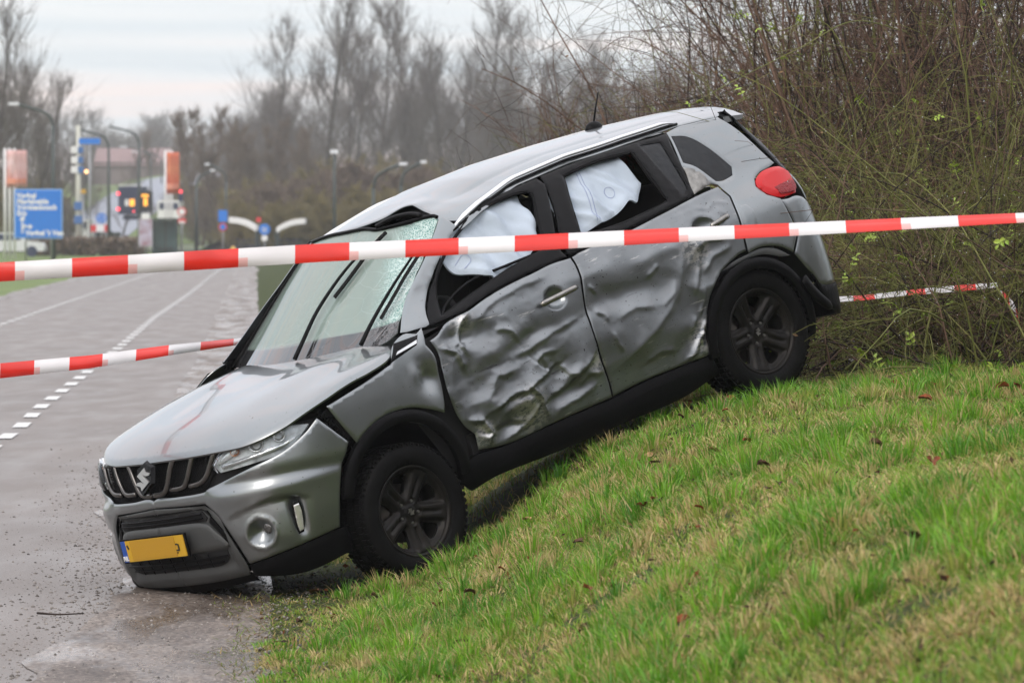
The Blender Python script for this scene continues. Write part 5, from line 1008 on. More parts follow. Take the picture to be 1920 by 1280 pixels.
def make_wheel(loc,rot_spin,cam_rot=(0,0,0),flip=False):
    w=empty('wheel',loc,cam_rot,car)
    if flip: w.scale=(1,-1,1)
    # tyre
    R=.334; prof=[(.218,.035),(.222,.052),(.245,.066),(.285,.070),(.312,.062),(.326,.048),(.331,.02),(R,0),(R,-.06),(R,-.12),(.331,-.14),(.322,-.155),(.29,-.165),(.24,-.16),(.22,-.14)]
    v,f=lathe(prof,96); obj('tyre',v,f,M_rub,w,True)
    mb=MB(); n=64
    for k in range(n):
        a=2*math.pi*(k+.5)/n
        for (y,dy,sh) in((.025,.035,.0),(-.03,.04,.4),(-.08,.035,.7),(-.125,.035,0)):
            aa=a+sh*2*math.pi/n; Rm=np.array([[math.cos(aa),0,-math.sin(aa)],[0,1,0],[math.sin(aa),0,math.cos(aa)]])
            mb.box((math.cos(aa)*(R+.001),y,math.sin(aa)*(R+.001)),(.010,dy,.023),Rm)
        aa=a; Rm=np.array([[math.cos(aa),0,-math.sin(aa)],[0,1,0],[math.sin(aa),0,math.cos(aa)]]); mb.box((math.cos(aa)*.326,.049,math.sin(aa)*.326),(.014,.014,.012),Rm)
    mb.build('tread',M_rub,w)
    # rim barrel
    v,f=lathe([(.222,.040),(.228,.052),(.222,.058),(.212,.050),(.206,.030),(.198,.0),(.19,-.05),(.19,-.13),(.222,-.15)],72); rim=obj('rim',v,f,M_rim,w,True)
    # brake disc and hub
    v,f=lathe([(0.0,-.035),(.07,-.035),(.075,-.055),(.145,-.055),(.145,-.08),(0,-.08)],40); obj('brake_disc',v,f,mat('brake_iron',(.09,.08,.07),.5,.7,var=.3,vscale=20) if 'brake_iron' not in bpy.data.materials else bpy.data.materials['brake_iron'],w,True)
    # face: disc in polar plane with five openings
    holes=[]; k5=2*math.pi/5
    for k in range(5):
        a=k*k5+rot_spin+k5/2
        H=[(.100,-.16),(.125,-.26),(.165,-.335),(.190,-.33),(.199,-.22),(.2015,0),(.199,.22),(.190,.33),(.165,.335),(.125,.26),(.100,.16),(.092,0)]
        H=[(r_*.93 if r_>.15 else r_,t_*.74) for r_,t_ in H]
        holes.append([(r_*math.cos(a+t_),r_*math.sin(a+t_)) for r_,t_ in H])
    def face(x,z):
        r=np.hypot(x,z); a=np.arctan2(z,x)-rot_spin; m=(a+k5/2)%k5-k5/2; t=np.abs(m)*r
        y=.012+.030*np.clip(r/.2,0,1)**2 - .016*np.clip((r-.165)/.04,0,1)*0
        g=np.exp(-(t/.0085)**4)*np.clip((r-.075)/.01,0,1)*np.clip((.185-r)/.02,0,1)*.011   # groove on the spoke
        wdt=.030+.10*np.clip(r-.14,0,1)
        side=np.clip((t-wdt)/.016,0,1)*.020*np.clip((r-.06)/.02,0,1)
        lug=np.exp(-((np.hypot(r*np.cos(m)-.0572,r*np.sin(m))/.0125)**4))*.016
        flat=np.clip((.205-r)/.010,0,1)
        return np.stack([x,(y-g-side*flat-lug)+.006*np.clip((.034-r)/.004,0,1),z],-1)
    cir=[(.213*math.cos(a),.213*math.sin(a)) for a in np.linspace(0,2*math.pi,60,endpoint=False)]
    fc=panel('rim_face',face,cir,M_rim,parent=w,holes=holes,res=.0075,thick=.022,shrink=0,roll=.003,rollw=.004,ref=(0,-5,0),corner=60)
    for k in range(5):
        a=k*k5+rot_spin; v,f=lathe([(0,.012),(.006,.012),(.0085,.008),(.009,-.01)],8); obj('lug_bolt',v,f,M_bare,w,False,(.0572*math.cos(a),.000,.0572*math.sin(a)))
    lg=s_logo(.034,.044,.003); o=lg.build('emblem',M_bare,w,loc=(0,.022,0),rot=(0,rot_spin+2.2,0))
    return w
make_wheel((0,.80,.208),math.radians(-92),(0,0,math.radians(1.5)))
make_wheel((-2.5,.80,.376),math.radians(178+72*2-108))
make_wheel((0,-.80,.334),.3,flip=True); make_wheel((-2.5,-.80,.376),.9,flip=True)
# suspension hints
for P_,r_ in (([(0,-.75,.25),(0,.75,.22)],.03),([(-2.5,-.75,.37),(-2.5,.75,.37)],.04)): MB().tube(P_,r_).build('axle',M_black,car,True)
for P_,r_ in (([(0,.62,.25),(0,.55,.62)],.035),([(-2.5,.62,.37),(-2.5,.55,.7)],.03)): MB().tube(P_,r_).build('suspension_strut',M_black,car,True)
# ---- roof
rl=[(x,y) for x,y in roofedge]
front=[(-.925,.535),(-.945,.47),(-.975,.386),(-1.02,.224),(-.98,.138),(-.90,.035),(-.865,-.10),(-.87,-.25),(-.90,-.40),(-.945,-.50)]
RO=[(x,y-.002) for x,y in rl if x>-2.92 and x<-.98][::-1]+front+[(x,-y+.002) for x,y in rl if x>-2.92 and x<-.98]+[(-2.99,-.50),(-3.03,-.25),(-3.04,0),(-3.03,.25),(-2.99,.50)]
def rdent(x,y): 
    k=np.clip((x+1.35)/.35,0,1)*np.clip((y+.15)/.5,0,1)
    return -.012*np.exp(-((x+1.2)/.2)**2-((y-.30)/.16)**2)+.02*np.exp(-((x+1.0)/.08)**2-((y-.20)/.10)**2)+k*.012*n2(x,y,9,2)-.014*np.exp(-((x+1.35)/.2)**2-((y-.42)/.10)**2)
def ribs(x,y): return rdent(x,y)-.005*np.exp(-((np.abs(y)-.38)/.02)**2)*np.clip((-1.1-x)*6,0,1)
rp_=panel('roof',roof,RO,M_paint,disp=ribs,res=.02,corner=30,ref=(-1.2,0,-2))
panel('headliner',roof,[(-.99,.46),(-2.9,.5),(-2.9,-.5),(-.95,-.46)],M_int,off=-.03,res=.08,roll=0,sharp=True,ref=(-1.2,0,-2))
for sgn in(1,-1):
    mid=[(x,sgn*(y-.028),roof(x,y-.028)[2]) for x,y in [B(s,cantop(s))[:2] for s in np.arange(2.37,4.17,.06)]]
    mid=np.array(mid); n=len(mid); t=np.linspace(0,1,n); up=.020*np.clip(np.sin(np.pi*np.clip(t,0,1))*5,0,1)**.7; mid[:,2]+=up+.004
    r=.021*np.clip(np.minimum(t*16,(1-t)*14),.35,1); v,f=tubevf(mid,r,12,sx=.5,sy=1.1); rail=obj('roof_rail',v,f,M_rail,car,True)
    low=mid.copy(); low[:,2]-=up*.8+.004; low[:,1]+=sgn*.012; v,f=tubevf(low,.007,6); obj('rail_base',v,f,M_gloss,rail,True)
# spoiler, antenna
v=[];f=[]
for k,y in enumerate(np.linspace(-.56,.56,15)):
    x0=-3.0+.06*(y/.56)**2; z0=float(roof(-3.0,y)[2])
    v+=[(x0+.02,y,z0+.004),(x0-.12,y,z0-.020),(x0-.11,y,z0-.040),(x0+.02,y,z0-.03)]
    if k: b=4*k;a=b-4; f+=[(a+j,a+(j+1)%4,b+(j+1)%4,b+j) for j in range(4)]
f+=[(0,1,2,3),tuple(4*14+j for j in(3,2,1,0))]
obj('spoiler',v,f,M_paint,car)
v,f=lathe([(.001,.03),(.018,.028),(.034,.018),(.045,0),(.045,-.012)],20); v=[(x*1.25,z*.75,y) for x,y,z in v]
zb=float(roof(-2.515,0)[2]); an=obj('antenna',v,f,M_black,car,True,(-2.515,0,zb+.008))
mbx=MB().tube([(-.01,0,.02),(-.055,0,.095),(-.10,0,.165)],[.0055,.005,.004],6); mbx.build('antenna_rod',M_black,an,True)
# ---- windscreen
SH=[(-.52,1.487),(-.30,1.508),(-.135,1.512),(.05,1.512),(.16,1.498),(.28,1.497),(.40,1.50),(.50,1.50),(.54,1.49),(.565,1.419),(.589,1.328),(.61,1.23),(.640,1.135),(.68,1.034),(.62,1.0),(.40,.995),(.10,1.0),(-.20,1.0),(-.45,.998),(-.69,1.005),(-.62,1.20),(-.56,1.36)]
CR_=np.array(T['crush'])
def shcol(y,z):
    P=np.c_[y,z]; ins=pip(P,CR_); d=segd(P,CR_); c=np.where(ins,1.,np.clip(1-d/.10,0,1)**1.5)*np.clip((y-.25)/.18,.0,1); c=c*(.55+.9*vnoise(y*14,z*14,3))
    c=np.clip(np.maximum(c,.9*np.clip(1-np.hypot(y-.47,(z-1.47)*.8)/.16,0,1)),0,1)
    fr=np.clip((1.086+.01*y-z)/.008,0,1); fr=np.maximum(fr,np.clip((np.abs(y)-(.545+(1.5-z)*.26)+.035)/.006,0,1)*(y<0)); return np.c_[c,fr,np.clip((y+.35)/.9,0,1)*.28]
def shd(y,z): 
    c=shcol(y,z)[:,0]; return c*(.018*(vnoise(y*16,z*16,4)-.5)+.01*(vnoise(y*40,z*40,6)-.5))-.02*np.exp(-((y-.45)/.15)**2-((z-1.25)/.25)**2)
ws=panel('windscreen',shield,SH,M_shield,res=.012,thick=.006,disp=shd,colfn=shcol,roll=0,ref=(-1.6,0,.4))
ws['label']='cracked greenish windscreen'
def onsh(pts,off=.0,n=5):
    P=crom(pts,n); X=shield(P[:,0],P[:,1]); return X+np.array([.62,0,.78])*off
seal=MB(); seal.tube(onsh(SH[:9],.004),.010); seal.tube(onsh([(-.52,1.487),(-.62,1.20),(-.70,1.0)],.004),.014); seal.tube(onsh([(.16,1.505),(.25,1.525),(.36,1.525),(.44,1.508)],.012),.015); seal.build('windscreen_seal',M_black,ws,True)
for i,(w_,b_) in enumerate((([(.10,1.0),(.093,1.077),(.085,1.18),(.113,1.281),(.152,1.351),(.19,1.388)],[(.150,1.235),(.19,1.31),(.237,1.42),(.276,1.467)]),([(.532,1.0),(.529,1.071),(.534,1.152),(.544,1.231),(.563,1.325)],[(.558,1.10),(.566,1.187),(.57,1.259),(.585,1.35)]))):
    mb=MB(); P=onsh(w_,.035); mb.tube(P,np.linspace(.013,.007,len(P)),6); wp=mb.build('wiper_arm',M_black,car,True)
    P=onsh(b_,.022); mb=MB(); mb.tube(P,.010,4); mb.build('wiper_blade',M_black,wp)
v,f=tubevf(onsh([(-.36,1.03),(-.30,1.035),(.0,1.03)],.03),.009,6); 
# right mirror base triangle and mirror
mb=MB(); mb.box((-.36,-.735,1.02),(.12,.05,.05)); mb.build('mirror_base',M_black,car)
mb=MB(); v,f=lathe([(.001,.05),(.05,.045),(.075,.02),(.08,-.01),(.06,-.03),(.001,-.035)],16); 
# red strip caught at the windscreen corner handled with the tapes
# cowl + dashboard + seats + steering wheel
v=[];f=[]
for k,y in enumerate(np.linspace(-.72,.72,19)):
    a=shield(y,1.0); xb=float(a[0]); zc=.985-.02*(abs(y)/.7)**2
    v+=[(xb+.13,y,zc-.01),(xb+.03,y,zc+.005),(xb-.02,y,zc-.02),(xb+.13,y,zc-.06)]
    if k: b=4*k;a_=b-4; f+=[(a_+j,a_+(j+1)%4,b+(j+1)%4,b+j) for j in range(4)]
obj('cowl',v,f,M_black,car)
v=[];f=[]
for k,y in enumerate(np.linspace(-.68,.68,17)):
    xb=float(shield(y,1.0)[0]); v+=[(xb-.04,y,.96),(xb-.30,y,.99),(xb-.55+.3*y*y,y,.95),(xb-.58+.3*y*y,y,.70)]
    if k: b=4*k;a_=b-4; f+=[(a_+j,a_+j+1,b+j+1,b+j) for j in range(3)]
obj('dashboard',v,f,mat('dashboard_plastic',(.03,.03,.032),.6),car,True)
for y in(.38,-.38):
    mb=MB(); mb.box((-1.15,y,.62),(.5,.48,.16)); Rt=Matrix.Rotation(math.radians(-14),3,'Y'); mb.box((-1.45,y,.95),(.14,.46,.62),Rt); mb.box((-1.55,y,1.33),(.09,.26,.18),Rt); s_=mb.build('seat',M_int,car); 
    bv=s_.modifiers.new('b','BEVEL'); bv.width=.04; bv.segments=3
mb=MB(); mb.box((-2.15,0,.66),(.5,1.25,.16)); mb.box((-2.42,0,.95),(.14,1.25,.6),Matrix.Rotation(math.radians(-14),3,'Y')); s_=mb.build('rear_seat',M_int,car); bv=s_.modifiers.new('b','BEVEL'); bv.width=.04; bv.segments=3
a=np.linspace(0,2*math.pi,25); P=np.c_[-.80-.10*np.sin(a),.38+.185*np.cos(a),.93+.155*np.sin(a)]; v,f=tubevf(P,.015,8); sw=obj('steering_wheel',v,f,M_int,car,True); MB().tube([(-.8,.38,.93),(-.62,.38,.84)],.03).tube([(-.8,.20,.93),(-.8,.56,.93)],.014).build('steering_column',M_int,sw)
# ---- airbag curtains
def drape(s,z,seed):
    return -.045+.022*np.sin(s*26+3*n2(s,z,5,seed)+seed)*np.clip((1.5-z)*4,0,1)+.030*n2(s,z,9,seed)+.016*n2(s+.5*z,z*.6,24,seed+1)+.010*(1-2*np.abs(n2(s+z,z*.4,14,seed+3)*2))
AF=[(2.30,1.39),(2.45,1.47),(2.62,1.50),(2.90,1.50),(2.88,1.35),(2.80,1.22),(2.68,1.155),(2.60,1.120),(2.545,1.118),(2.50,1.135),(2.46,1.125),(2.44,1.15),(2.40,1.16),(2.34,1.20),(2.27,1.24),(2.26,1.31)]
AR=[(3.04,1.47),(3.10,1.51),(3.45,1.51),(3.62,1.49),(3.63,1.42),(3.66,1.33),(3.60,1.27),(3.545,1.24),(3.50,1.262),(3.40,1.225),(3.25,1.205),(3.10,1.19),(3.0,1.19),(2.96,1.25)]
af=panel('airbag_curtain',B,AF,M_cloth,res=.016,thick=.012,roll=.01,rollw=.02,disp=lambda s,z:drape(s,z,2),corner=60)
ar=panel('airbag_curtain',B,AR,M_cloth,res=.016,thick=.012,roll=.01,rollw=.02,disp=lambda s,z:drape(s,z,5),corner=60)
def stitch(pts,par,seed,n=6):
    P=crom(pts,n); X=B(P[:,0],P[:,1]); e=2e-3; nn=np.cross(B(P[:,0]+e,P[:,1])-X,B(P[:,0],P[:,1]+e)-X); nn/=np.linalg.norm(nn,axis=1)[:,None]; nn*=np.sign(nn[:,1])[:,None]
    X=X+nn*(drape(P[:,0],P[:,1],seed)+.003)[:,None]; v,f=tubevf(X,.0009,4); obj('stitching',v,f,M_thread,par)
def ring(c,r): return [(c[0]+r*math.cos(a),c[1]+r*math.sin(a)) for a in np.linspace(0,2*math.pi,14)]
stitch(ring((2.46,1.335),.024),af,2,3); stitch(ring((3.42,1.34),.028),ar,5,3); stitch([(3.30,1.49),(3.27,1.40),(3.24,1.30),(3.22,1.22)],ar,5); stitch([(3.32,1.49),(3.29,1.40),(3.26,1.30),(3.24,1.22)],ar,5); stitch([(2.30,1.27),(2.36,1.30),(2.38,1.26),(2.33,1.235)],af,2)
# ---- bonnet
HO=[(.835,-.30),(.851,-.15),(.857,.046),(.843,.313),(.793,.529),(.714,.688),(.567,.799),(.325,.862),(.154,.875),(.04,.885),(-.092,.869),(-.20,.80),(-.283,.695),(-.27,.55),(-.225,.35),(-.185,.15),(-.175,0),(-.18,-.15),(-.225,-.35),(-.28,-.60),(-.33,-.75),(-.10,-.81),(.20,-.80),(.45,-.745),(.62,-.66),(.74,-.53),(.80,-.42)]
def hdent(x,y): return .028*np.exp(-((y-.84)/.13)**2)*np.clip((.55-x)/.3,0,1)*np.clip((x+.35)/.2,0,1)-.002*np.exp(-((x+.1)/.1)**2-((y-.5)/.25)**2)+.0015*n2(x,y,3,4)-.002*np.exp(-((y-.30+.22*x)/.07)**2)*np.clip((x+.2)*2,0,1)*np.clip((.7-x)*4,0,1)-.002*np.exp(-((y+.30-.22*x)/.07)**2)*np.clip((x+.2)*2,0,1)*np.clip((.7-x)*4,0,1)
hd=panel('bonnet',hood,HO,M_paint,res=.018,roll=.012,rollw=.02,disp=hdent,thick=.01,ref=(.2,0,-3))
# inner hinge and duct clutter in the bonnet gap
mb=MB()
for k in range(14):
    s=1.12+.03*k; z=.79-.006*k if k<7 else .85; p=B(s,z)*np.array([.97,.93,1]); mb.box(p,(.03,.02,.03),Matrix.Rotation(k,3,'X'))
mb.build('hinge_clutter',M_black,car)['kind']='stuff'
ladder=MB(); 
for k in range(12):
    t=k/11; s=1.125+.10*t; z=.835-.19*t; p=onbody([(s,z),(s+.001,z)],-.02,1)[0]; ladder.box(p,(.022,.01,.010),Matrix.Rotation(.5,3,'Y'))
ladder.build('bumper_clips',M_black,car)['kind']='stuff'
# ---- front bumper
BU=[(0,.612)]+T['bumper'][0:][1:20]+[(0,.575)]; BU=[(0,.612)]+[q for q in T['bumper'][:-1]]+[(0,.573)]
DRL=[(0.846,0.460),(0.884,0.463),(0.890,0.42),(0.880,0.35),(0.868,0.305),(0.838,0.300),(0.836,0.36)]
FC=(.655,.362); 
def bdisp(s,z):
    fog=-.06*np.clip(1-np.hypot((s-FC[0])/.072,(z-FC[1])/.070),0,1)**.7
    rim=.008*np.exp(-((np.hypot((s-FC[0])/.072,(z-FC[1])/.070)-1.05)/.12)**2)
    # shelf above the fog lamp
    zl=np.interp(s,[.49,.63,.73,.83,.92,1.06],[.466,.497,.512,.505,.475,.44]); sh=-.022*np.clip((zl-z)/.012,0,1)*np.clip((z-(.27+.25*(.95-s)))/.18,0,1)*np.clip((s-.49)/.06,0,1)*np.clip((.95-s)/.08,0,1)
    dr=-.02*np.exp(-((s-.862)/.034)**4-((z-.382)/.095)**4)
    up=-.016*np.exp(-((z-(.64-.10*np.clip(s-.45,0,1)))/.035)**2)*np.clip((s-.4)/.1,0,1)+.010*np.exp(-((z-.57)/.05)**2)*np.clip((s-.4)/.1,0,1)
    return fog+rim+sh*(np.hypot((s-FC[0])/.072,(z-FC[1])/.070)>.95)+dr+up
for mir in(False,True):
    BO=BU if not mir else [((s if s<.95 else min(s,1.14)),z) for s,z in BU]
    bp=panel('front_bumper',B,BO,M_paint,disp=bdisp,res=.014,roll=.006,mirror=mir,shrink=.0015 if mir else .002)
    c=onbody([(.695,.372),(.696,.372)],-.032,1)[0]*np.array([1,-1 if mir else 1,1])
    v,f=lathe([(.001,.010),(.018,.009),(.026,.004),(.030,0),(.030,-.02)],20); fl=obj('fog_lamp',v,f,M_foglens,bp,True,tuple(c),(0,0,math.radians(-60 if not mir else 240)))
    d_=panel('marker_lamp',B,DRL,M_gloss,parent=bp,off=-.008,thick=.006,mirror=mir,roll=.002,rollw=.004,res=.012,shrink=0)
    panel('marker_lens',B,[(s*.72+.862*.28,z*.82+.382*.18) for s,z in DRL],M_reflector,parent=bp,off=-.002,thick=.006,mirror=mir,roll=.001,rollw=.003,res=.01,shrink=0)
CE=[(0,.570),(.376,.551),(.439,.486),(.478,.390),(.505,.289),(.516,.215),(.50,.168),(.25,.160),(0,.158)]
CH=[(0,.552),(.352,.536),(.405,.475),(.455,.375),(.478,.30),(.47,.235),(.42,.215),(.35,.21),(0,.21)]
for mir in(False,True):
    c=panel('bumper_centre',B,CE,M_gplas,holes=[],off=.003,res=.02,mirror=mir,shrink=0 ,roll=.004,disp=lambda s,z:-.018*np.clip((z-.215)/.02,0,1)*np.clip((.552-z)/.02,0,1)*np.clip((.47-s)/.02,0,1))
SLT=[(0,.530),(.345,.527),(.372,.49),(.355,.474),(0,.480)]
CA=[(0,.478),(.325,.470),(.405,.415),(.470,.335),(.40,.326),(0,.330)]
LG=[(0,.322),(.43,.315),(.43,.28),(.396,.250),(.347,.238),(0,.238)]
for mir in(False,True):
    panel('grille_surround',B,[(0,.55),(.352,.540),(.41,.478),(.47,.37),(.497,.29),(.508,.21),(.48,.212),(.466,.30),(.43,.40),(.38,.468),(.40,.50),(.345,.533),(0,.533)],M_black,off=-.004,thick=.01,mirror=mir,res=.02,shrink=0,roll=.002)
    panel('upper_slot',B,SLT,M_dark,off=-.010,thick=.006,mirror=mir,res=.03,shrink=0,roll=0)
    panel('plate_carrier',B,CA,M_gplas,off=.004,thick=.03,mirror=mir,res=.02,shrink=0,roll=.008,rollw=.012)
    panel('lower_grille',B,LG,M_dark,off=-.010,thick=.006,mirror=mir,res=.03,shrink=0,roll=0)
def band(name,z,s1,off,r,m,par=car):
    ss=np.linspace(-s1,s1,31); X=np.array([onbody([(abs(s),z),(abs(s)+.001,z)],off,1)[0]*np.array([1,-1 if s<0 else 1,1]) for s in ss]); v,f=tubevf(X,r,5); return obj(name,v,f,m,par)
band('grille_slat',.515,.345,.0,.005,M_black); band('grille_slat',.495,.35,.0,.005,M_black); band('grille_slat',.288,.43,-.0,.006,M_black); band('grille_slat',.262,.39,-.0,.005,M_black); 
for s in(-.3,-.2,-.1,0,.1,.2,.3):
    v,f=tubevf(onbody([(abs(s),.24),(abs(s),.315)],-.003,1)*np.array([1,1 if s>=0 else -1,1]),.004,4); obj('grille_slat',v,f,M_black,car)
LIP=[(.522,.212),(.802,.240),(1.059,.258),(1.115,.258),(1.11,.13),(.883,.105),(.71,.115),(.515,.150)]
for mir in(False,True): panel('bumper_lip',B,LIP,M_black,off=.004,thick=.02,mirror=mir,res=.025,roll=.012,rollw=.03,shrink=.001)
panel('under_tray',B,[(0,.172),(.50,.172),(.52,.12),(0,.10)],M_black,off=-.02,res=.05,roll=0); panel('under_tray',B,[(0,.172),(.50,.172),(.52,.12),(0,.10)],M_black,off=-.02,res=.05,roll=0,mirror=True)
# ---- number plate
Cp=np.array([.918,-.045,.385]); pl=empty('number_plate',tuple(Cp),(0,math.radians(-3),0),car)
MB().box((0,0,0),(.010,.565,.120)).build('plate_holder',M_black,pl)
MB().box((.007,.018,0),(.006,.50,.106)).build('plate_face',M_plate,pl)
MB().box((.0072,-.252,0),(.006,.040,.106)).build('country_band',M_blue,pl)
MB().box((.0115,.0,.002),(.001,.385,.100)).build('masked_area',M_plate2,pl)
t_=link('country_letters',text_mesh('NL',.032,mat('plate_white',(.75,.75,.75),.5)),pl,(.0112,-.270,-.045),(math.pi/2,0,math.pi/2))
M_ink=mat('plate_ink',(.012,.01,.008),.5)
MB().box((.0125,-.213,.022),(.001,.012,.022),Matrix.Rotation(.5,3,'X')).build('letter_fragment',M_ink,pl)
mb=MB(); mb.box((.0125,.208,-.020),(.001,.026,.008)); mb.box((.0125,.218,-.004),(.001,.010,.030)); mb.box((.0125,.204,.010),(.001,.018,.008)); mb.box((.0125,.200,-.032),(.001,.012,.006)); mb.build('letter_fragment',M_ink,pl)
# ---- grille
GZ=lambda s:np.interp(abs(s),[0,.3,.45,.52],[.805,.800,.795,.79])
for mir in(False,True):
    panel('grille_back',B,[(0,.635),(.37,.628),(.40,.65),(.49,.74),(.53,.80),(.25,.815),(0,.825)],M_dark,off=-.045,thick=.006,mirror=mir,res=.04,shrink=0,roll=0)
    panel('grille_top_trim',B,[(0,.803),(.30,.798),(.50,.790),(.535,.803),(.30,.818),(0,.828)],M_gloss,off=-.005,thick=.02,mirror=mir,res=.02,shrink=0,roll=.004)
# hexagonal mesh joined into one part
mb=MB(); h=.0165
row=0; z=.640
while z<.80:
    s=-.50+(h*.866 if row%2 else 0)
    while s<.50:
        if abs(s)<np.interp(z,[.64,.80],[.37,.51]):
            c=onbody([(abs(s),z),(abs(s)+.001,z)],-.032,1)[0]; 
            ring_=[]
            for k in range(7):
                a=k*math.pi/3+math.pi/6; ss=s+h*.5*1.12*math.cos(a); zz=z+h*.5*1.12*math.sin(a); q=onbody([(abs(ss),zz),(abs(ss)+.001,zz)],-.028,1)[0]
                if ss<0: q=q*np.array([1,-1,1])
                ring_.append(q)
            mb.tube(ring_,.0017,3)
        s+=h*1.0
    z+=h*.87; row+=1
hx=mb.build('honeycomb_mesh',M_black,car); hx['kind']='stuff'
def gbar(pts,r,name='grille_bar'):
    P=crom(pts,5); sg=np.sign(P[:,0]); P2=np.c_[np.abs(P[:,0]),P[:,1]]; X=np.array([onbody([q,q+np.array([1e-3,0])],-.010,1)[0] for q in P2]); X[:,1]*=np.where(sg<0,-1,1)
    v,f=tubevf(X,r,8,sx=1,sy=.8); return obj(name,v,f,M_gbar,car,True)
for sg in(1,-1):
    gbar([(sg*.205,.800),(sg*.175,.76),(sg*.125,.67),(sg*.085,.640),(sg*.01,.636)],.0155)
    gbar([(sg*.350,.796),(sg*.325,.75),(sg*.285,.685),(sg*.245,.655),(sg*.155,.652)],.0145)
    gbar([(sg*.500,.790),(sg*.475,.75),(sg*.43,.690),(sg*.38,.662),(sg*.30,.655)],.0145)
# emblem: dark lozenge with angular S
LZ=[(0,.812),(.060,.782),(.066,.702),(0,.648),(-.066,.702),(-.060,.782)]
mb=MB(); x0=.872; v=[(x0,y*1.15,z) for y,z in LZ]+[(x0+.02,y*.98,(z-.73)*.92+.73) for y,z in LZ]; v=[(x-(z-.73)*.45,y,z) for x,y,z in v]; f=[tuple(range(6,12))]+[(i,(i+1)%6,(i+1)%6+6,i+6) for i in range(6)]; mb.add(v,f); em=mb.build('emblem_shield',M_gloss,car)
lg=s_logo(.112,.104,.006); lg.v=[(x0+.020+yy-zz*.45,xx,zz+.73) for xx,yy,zz in lg.v]; lg.build('emblem',mat('emblem_silver',(.36,.36,.35),.3,.7),em)
# ---- headlights
HL=[(.474,.728),(.519,.768),(.592,.815),(.678,.828),(.785,.833),(.939,.822),(1.055,.797),(1.011,.766),(.971,.741),(.855,.703),(.688,.697),(.507,.692)]
for mir in(False,True):
    H_=HL if not mir else [(s,z-.012) for s,z in HL]
    hh=panel('headlight',B,H_,M_lampin,off=-.03,thick=.02,mirror=mir,res=.02,shrink=0,roll=0)
    # inner reflectors
    panel('reflector_strip',B,[(.53,.705),(.70,.715),(.87,.722),(1.0,.765),(.90,.752),(.70,.738),(.52,.728)],M_reflector,parent=hh,off=-.012,thick=.03,mirror=mir,res=.012,shrink=.002,disp=lambda s,z:.006*n2(s,z,40,2),roll=.006)
    panel('reflector_strip',B,[(.50,.73),(.56,.775),(.62,.812),(.66,.812),(.62,.76),(.54,.733)],M_reflector,parent=hh,off=-.014,thick=.02,mirror=mir,res=.012,shrink=.002,roll=.004)
    for (s,z,r,m_) in((.755,.785,.036,M_reflector),(.885,.793,.030,M_reflector),(.625,.775,.020,M_amber)):
        c=onbody([(s,z),(s+.001,z)],-.022,1)[0]*np.array([1,-1 if mir else 1,1]); v,f=lathe([(.001,-.012),(r*.5,-.010),(r*.85,.004),(r,.014),(r*1.08,.012),(r*1.1,-.02)],20)
        a=math.atan2(*(B(s+.01,z)-B(s,z))[:2][::-1]); obj('lamp_bowl',v,f,m_,hh,True,tuple(c),(0,0,(a+math.pi) if not mir else -a))
    panel('lamp_lens',B,H_,M_lens,parent=hh,off=.004,thick=.004,mirror=mir,res=.015,shrink=0,roll=.010,rollw=.02)
# ---- tail lamps, rear end
for mir in(False,True):
    TL=[(4.335,1.112),(4.417,1.142),(4.517,1.146),(4.62,1.135),(4.66,1.09),(4.61,1.03),(4.547,.984),(4.406,.994),(4.336,1.037),(4.314,1.080)]
    tl=panel('tail_lamp',B,TL,M_redlens,off=.012,thick=.03,mirror=mir,res=.015,shrink=0,roll=.014,rollw=.025)
    panel('lamp_strip',B,[(4.40,1.045),(4.50,1.05),(4.60,1.045),(4.57,1.01),(4.53,.995),(4.41,1.005)],M_redlens2,parent=tl,off=.0135,thick=.004,mirror=mir,res=.015,shrink=0,roll=.001)
    panel('rear_bumper',B,[(4.399,.983),(4.45,.975),(4.54,.97),(4.64,.93),(4.75,.86),(4.9,.72),(4.98,.60),(5.05,.45),(5.15,.38),(5.43,.36),(5.43,.70),(4.98,.72),(4.72,.93)][:5]+[(4.95,.80),(5.43,.78),(5.43,.46),(4.60,.46),(4.44,.56),(4.345,.69),(4.414,.777),(4.42,.842)],M_paint,mirror=mir,res=.02,off=0)
    panel('bumper_lip',B,[(4.44,.555),(4.6,.462),(5.43,.455),(5.43,.25),(4.75,.28),(4.5,.36)],M_black,mirror=mir,res=.03,off=.004,thick=.02)
    panel('tailgate',B,[(4.67,1.08),(4.68,.93),(4.95,.81),(5.43,.79),(5.43,1.08)],M_paint,mirror=mir,res=.04)
    panel('rear_glass',B,[(4.64,1.10),(5.43,1.10),(5.43,1.50),(4.62,1.50),(4.58,1.36)],M_tint,mirror=mir,res=.05)
